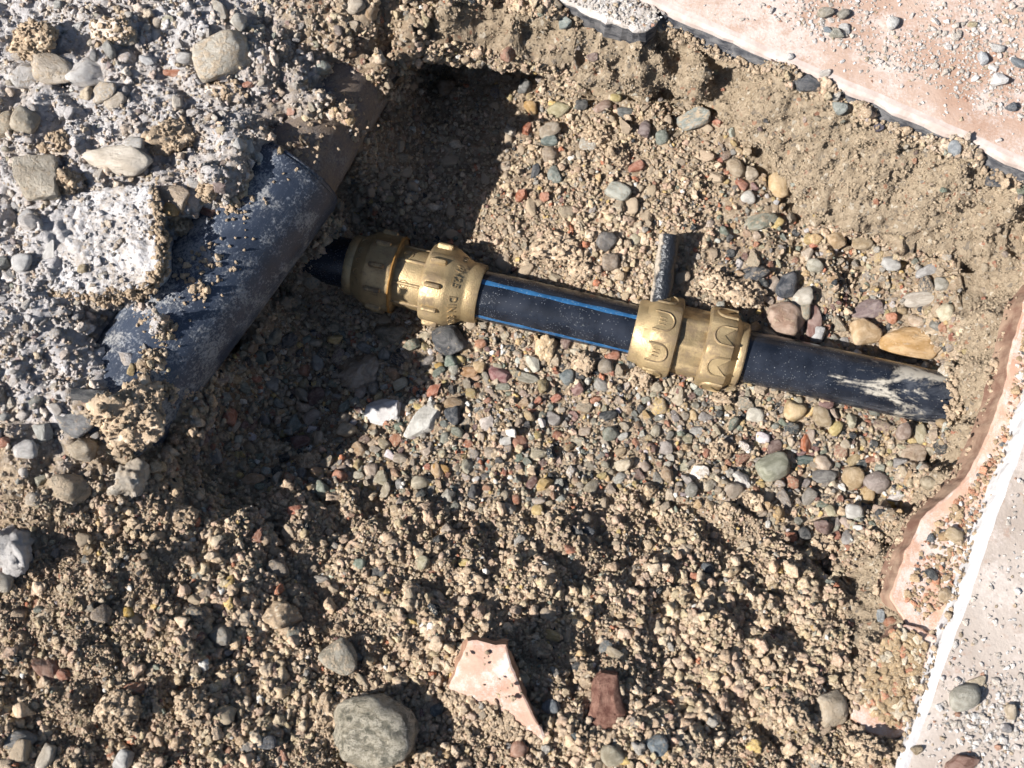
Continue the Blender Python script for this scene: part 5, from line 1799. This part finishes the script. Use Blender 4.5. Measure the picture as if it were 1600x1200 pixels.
sets = [
    on_plane(3200, [(1060,0),(1600,238),(1700,260),(1700,-80),(900,-80)], 0.0, 0.0012, 0.48, MIXP, 1, dens_top),
    on_plane(1500, [(1600,700),(1470,1060),(1420,1200),(1400,1290),(1690,1290),(1690,700)], -0.003, 0.0016, 0.42, MIXP, 2,
             lambda a, b: 0.08 + math.exp(-((a - 1560) / 70) ** 2 - ((b - 1120) / 60) ** 2)),
    on_plane(520, [(1040,22),(1010,50),(870,-6),(760,-60),(1000,0)], -0.003, 0.0015, 0.4, MIXP, 3),
    on_plane(1100, [(1600,500),(1590,560),(1572,650),(1530,740),(1480,800),(1440,850),(1410,930),(1440,970),(1500,930),(1560,790),(1610,640)], -0.018, 0.0017, 0.5,
             [((0.44, 0.32, 0.20), .48), ((0.55, 0.42, 0.32), .12), ((0.74, 0.71, 0.68), .12), ((0.48, 0.24, 0.15), .20), ((0.10, 0.11, 0.12), .08)], 4,
             lambda a, b: 0.12 + 0.9 * (((a - 1398) / 202 * -1 + 1) < 0) + (0.8 if (1600 - a) * 2.77 < (b - 640) + 230 else 0)),
    on_plane(900, [(1405,975),(1375,1015),(1350,1060),(1342,1095),(1400,1140),(1450,1010)], -0.0150, 0.0028, 0.5,
             [((0.42, 0.31, 0.19), .8), ((0.48, 0.24, 0.15), .08), ((0.6, 0.52, 0.4), .12)], 5),
]
lump_xy = np.array([P(a, b, c) for a, b, c in LUMP])
lf = np.linalg.lstsq(np.c_[lump_xy[:, :2], np.ones(len(LUMP))], lump_xy[:, 2], rcond=None)[0]
lp = on_plane(900, [(92,300),(240,288),(248,418),(225,446),(150,462),(70,455),(20,400),(30,340)], zs + .003, 0.0011, 0.6, [((0.56, 0.545, 0.545), .60), ((0.44, 0.37, 0.30), .28), ((0.14, 0.14, 0.15), .02), ((0.66, 0.65, 0.65), .10)], 6)
lp[0][:, 2] = lp[0][:, 0] * lf[0] + lp[0][:, 1] * lf[1] + lf[2] + lp[2][:, 2] * 0.3
sets.append(lp)
pp = np.concatenate([s[0] for s in sets]); ee = np.concatenate([s[1] for s in sets]); ss = np.concatenate([s[2] for s in sets]); kk = np.concatenate([s[3] for s in sets])
gz = scatter('grit', pp, ee, ss, np.concatenate([kk, np.ones((len(pp), 1))], 1), rng.integers(0, 14, len(pp)), cmesh, kind='stuff')
gz['label'] = 'fine pale grit and mortar dust strewn over the paving slabs'
gz['category'] = 'grit'

# single bits on the paving
TOPBITS = [
 (1394,36,22,20,'round',(0.74,0.73,0.70),'round white bit on the upper paving slab',0.0),
 (1562,126,24,22,'chip',(0.78,0.77,0.76),'white angular bit on the upper paving slab',0.0),
 (1590,97,26,14,'round',(0.20,0.23,0.26),'slate-grey flat bit on the upper paving slab',0.0),
 (1308,52,22,16,'chip',(0.33,0.32,0.27),'olive-grey flake on the upper paving slab',0.0),
 (1320,41,18,12,'chip',(0.74,0.73,0.71),'white flake beside the olive-grey flake',0.0),
 (1292,47,16,10,'chip',(0.25,0.30,0.34),'blue-grey flake beside the olive-grey flake',0.0),
 (1290,114,22,10,'chip',(0.74,0.68,0.62),'cream flake near the edge of the upper paving slab',0.0),
 (1235,88,10,10,'chip',(0.76,0.74,0.72),'tiny white chip near the edge of the upper paving slab',0.0),
 (1520,38,16,12,'angular',(0.50,0.42,0.27),'yellowish bit on the upper paving slab',0.0),
 (1290,18,26,20,'angular',(0.40,0.36,0.29),'grey-brown bit at the top of the upper paving slab',0.0),
 (1318,22,22,18,'angular',(0.36,0.33,0.28),'darker grey-brown bit beside the other at the top of the paving',0.0),
 (1536,92,18,22,'chip',(0.55,0.57,0.60),'pale grey flake in the white dust patch',0.0),
 (1558,75,24,16,'chip',(0.60,0.58,0.56),'flat whitish flake in the white dust patch',0.0),
 (1580,168,16,16,'angular',(0.12,0.14,0.17),'dark slate bit on the upper paving slab',0.0),
 (1510,1090,54,40,'round',(0.36,0.345,0.29),'rounded grey-green cobble on the lower paving slab',-0.003),
 (1527,1066,32,14,'chip',(0.60,0.50,0.36),'pale straw flake above the grey-green cobble',-0.003),
 (1578,1112,20,24,'angular',(0.55,0.45,0.33),'straw-coloured bit right of the grey-green cobble',-0.003),
 (1574,1138,18,14,'angular',(0.27,0.26,0.27),'grey bit under the straw-coloured bit',-0.003),
 (1505,1192,56,24,'chip',(0.24,0.11,0.075),'dark red brick piece at the bottom of the lower paving slab',-0.003),
 (1432,1172,22,14,'angular',(0.40,0.31,0.20),'brown bit near the edge of the lower paving slab',-0.003),
]
for q, (px, py, w_, h_, shp, cr, lab, z) in enumerate(TOPBITS):
    me = rock_mesh('stone_bit', shp, 8000 + q * 9, 3, M['stone'])
    o = place('stone_bit', me, px, py, w_, h_, rng.uniform(-30, 30), cr, 0.0, 0.7, 0.12, base=(P(px, py, z), np.array([0, 0, 1.0])), tilt=0)
    tag(o, lab, 'stone bit', 'bits lying on the paving')
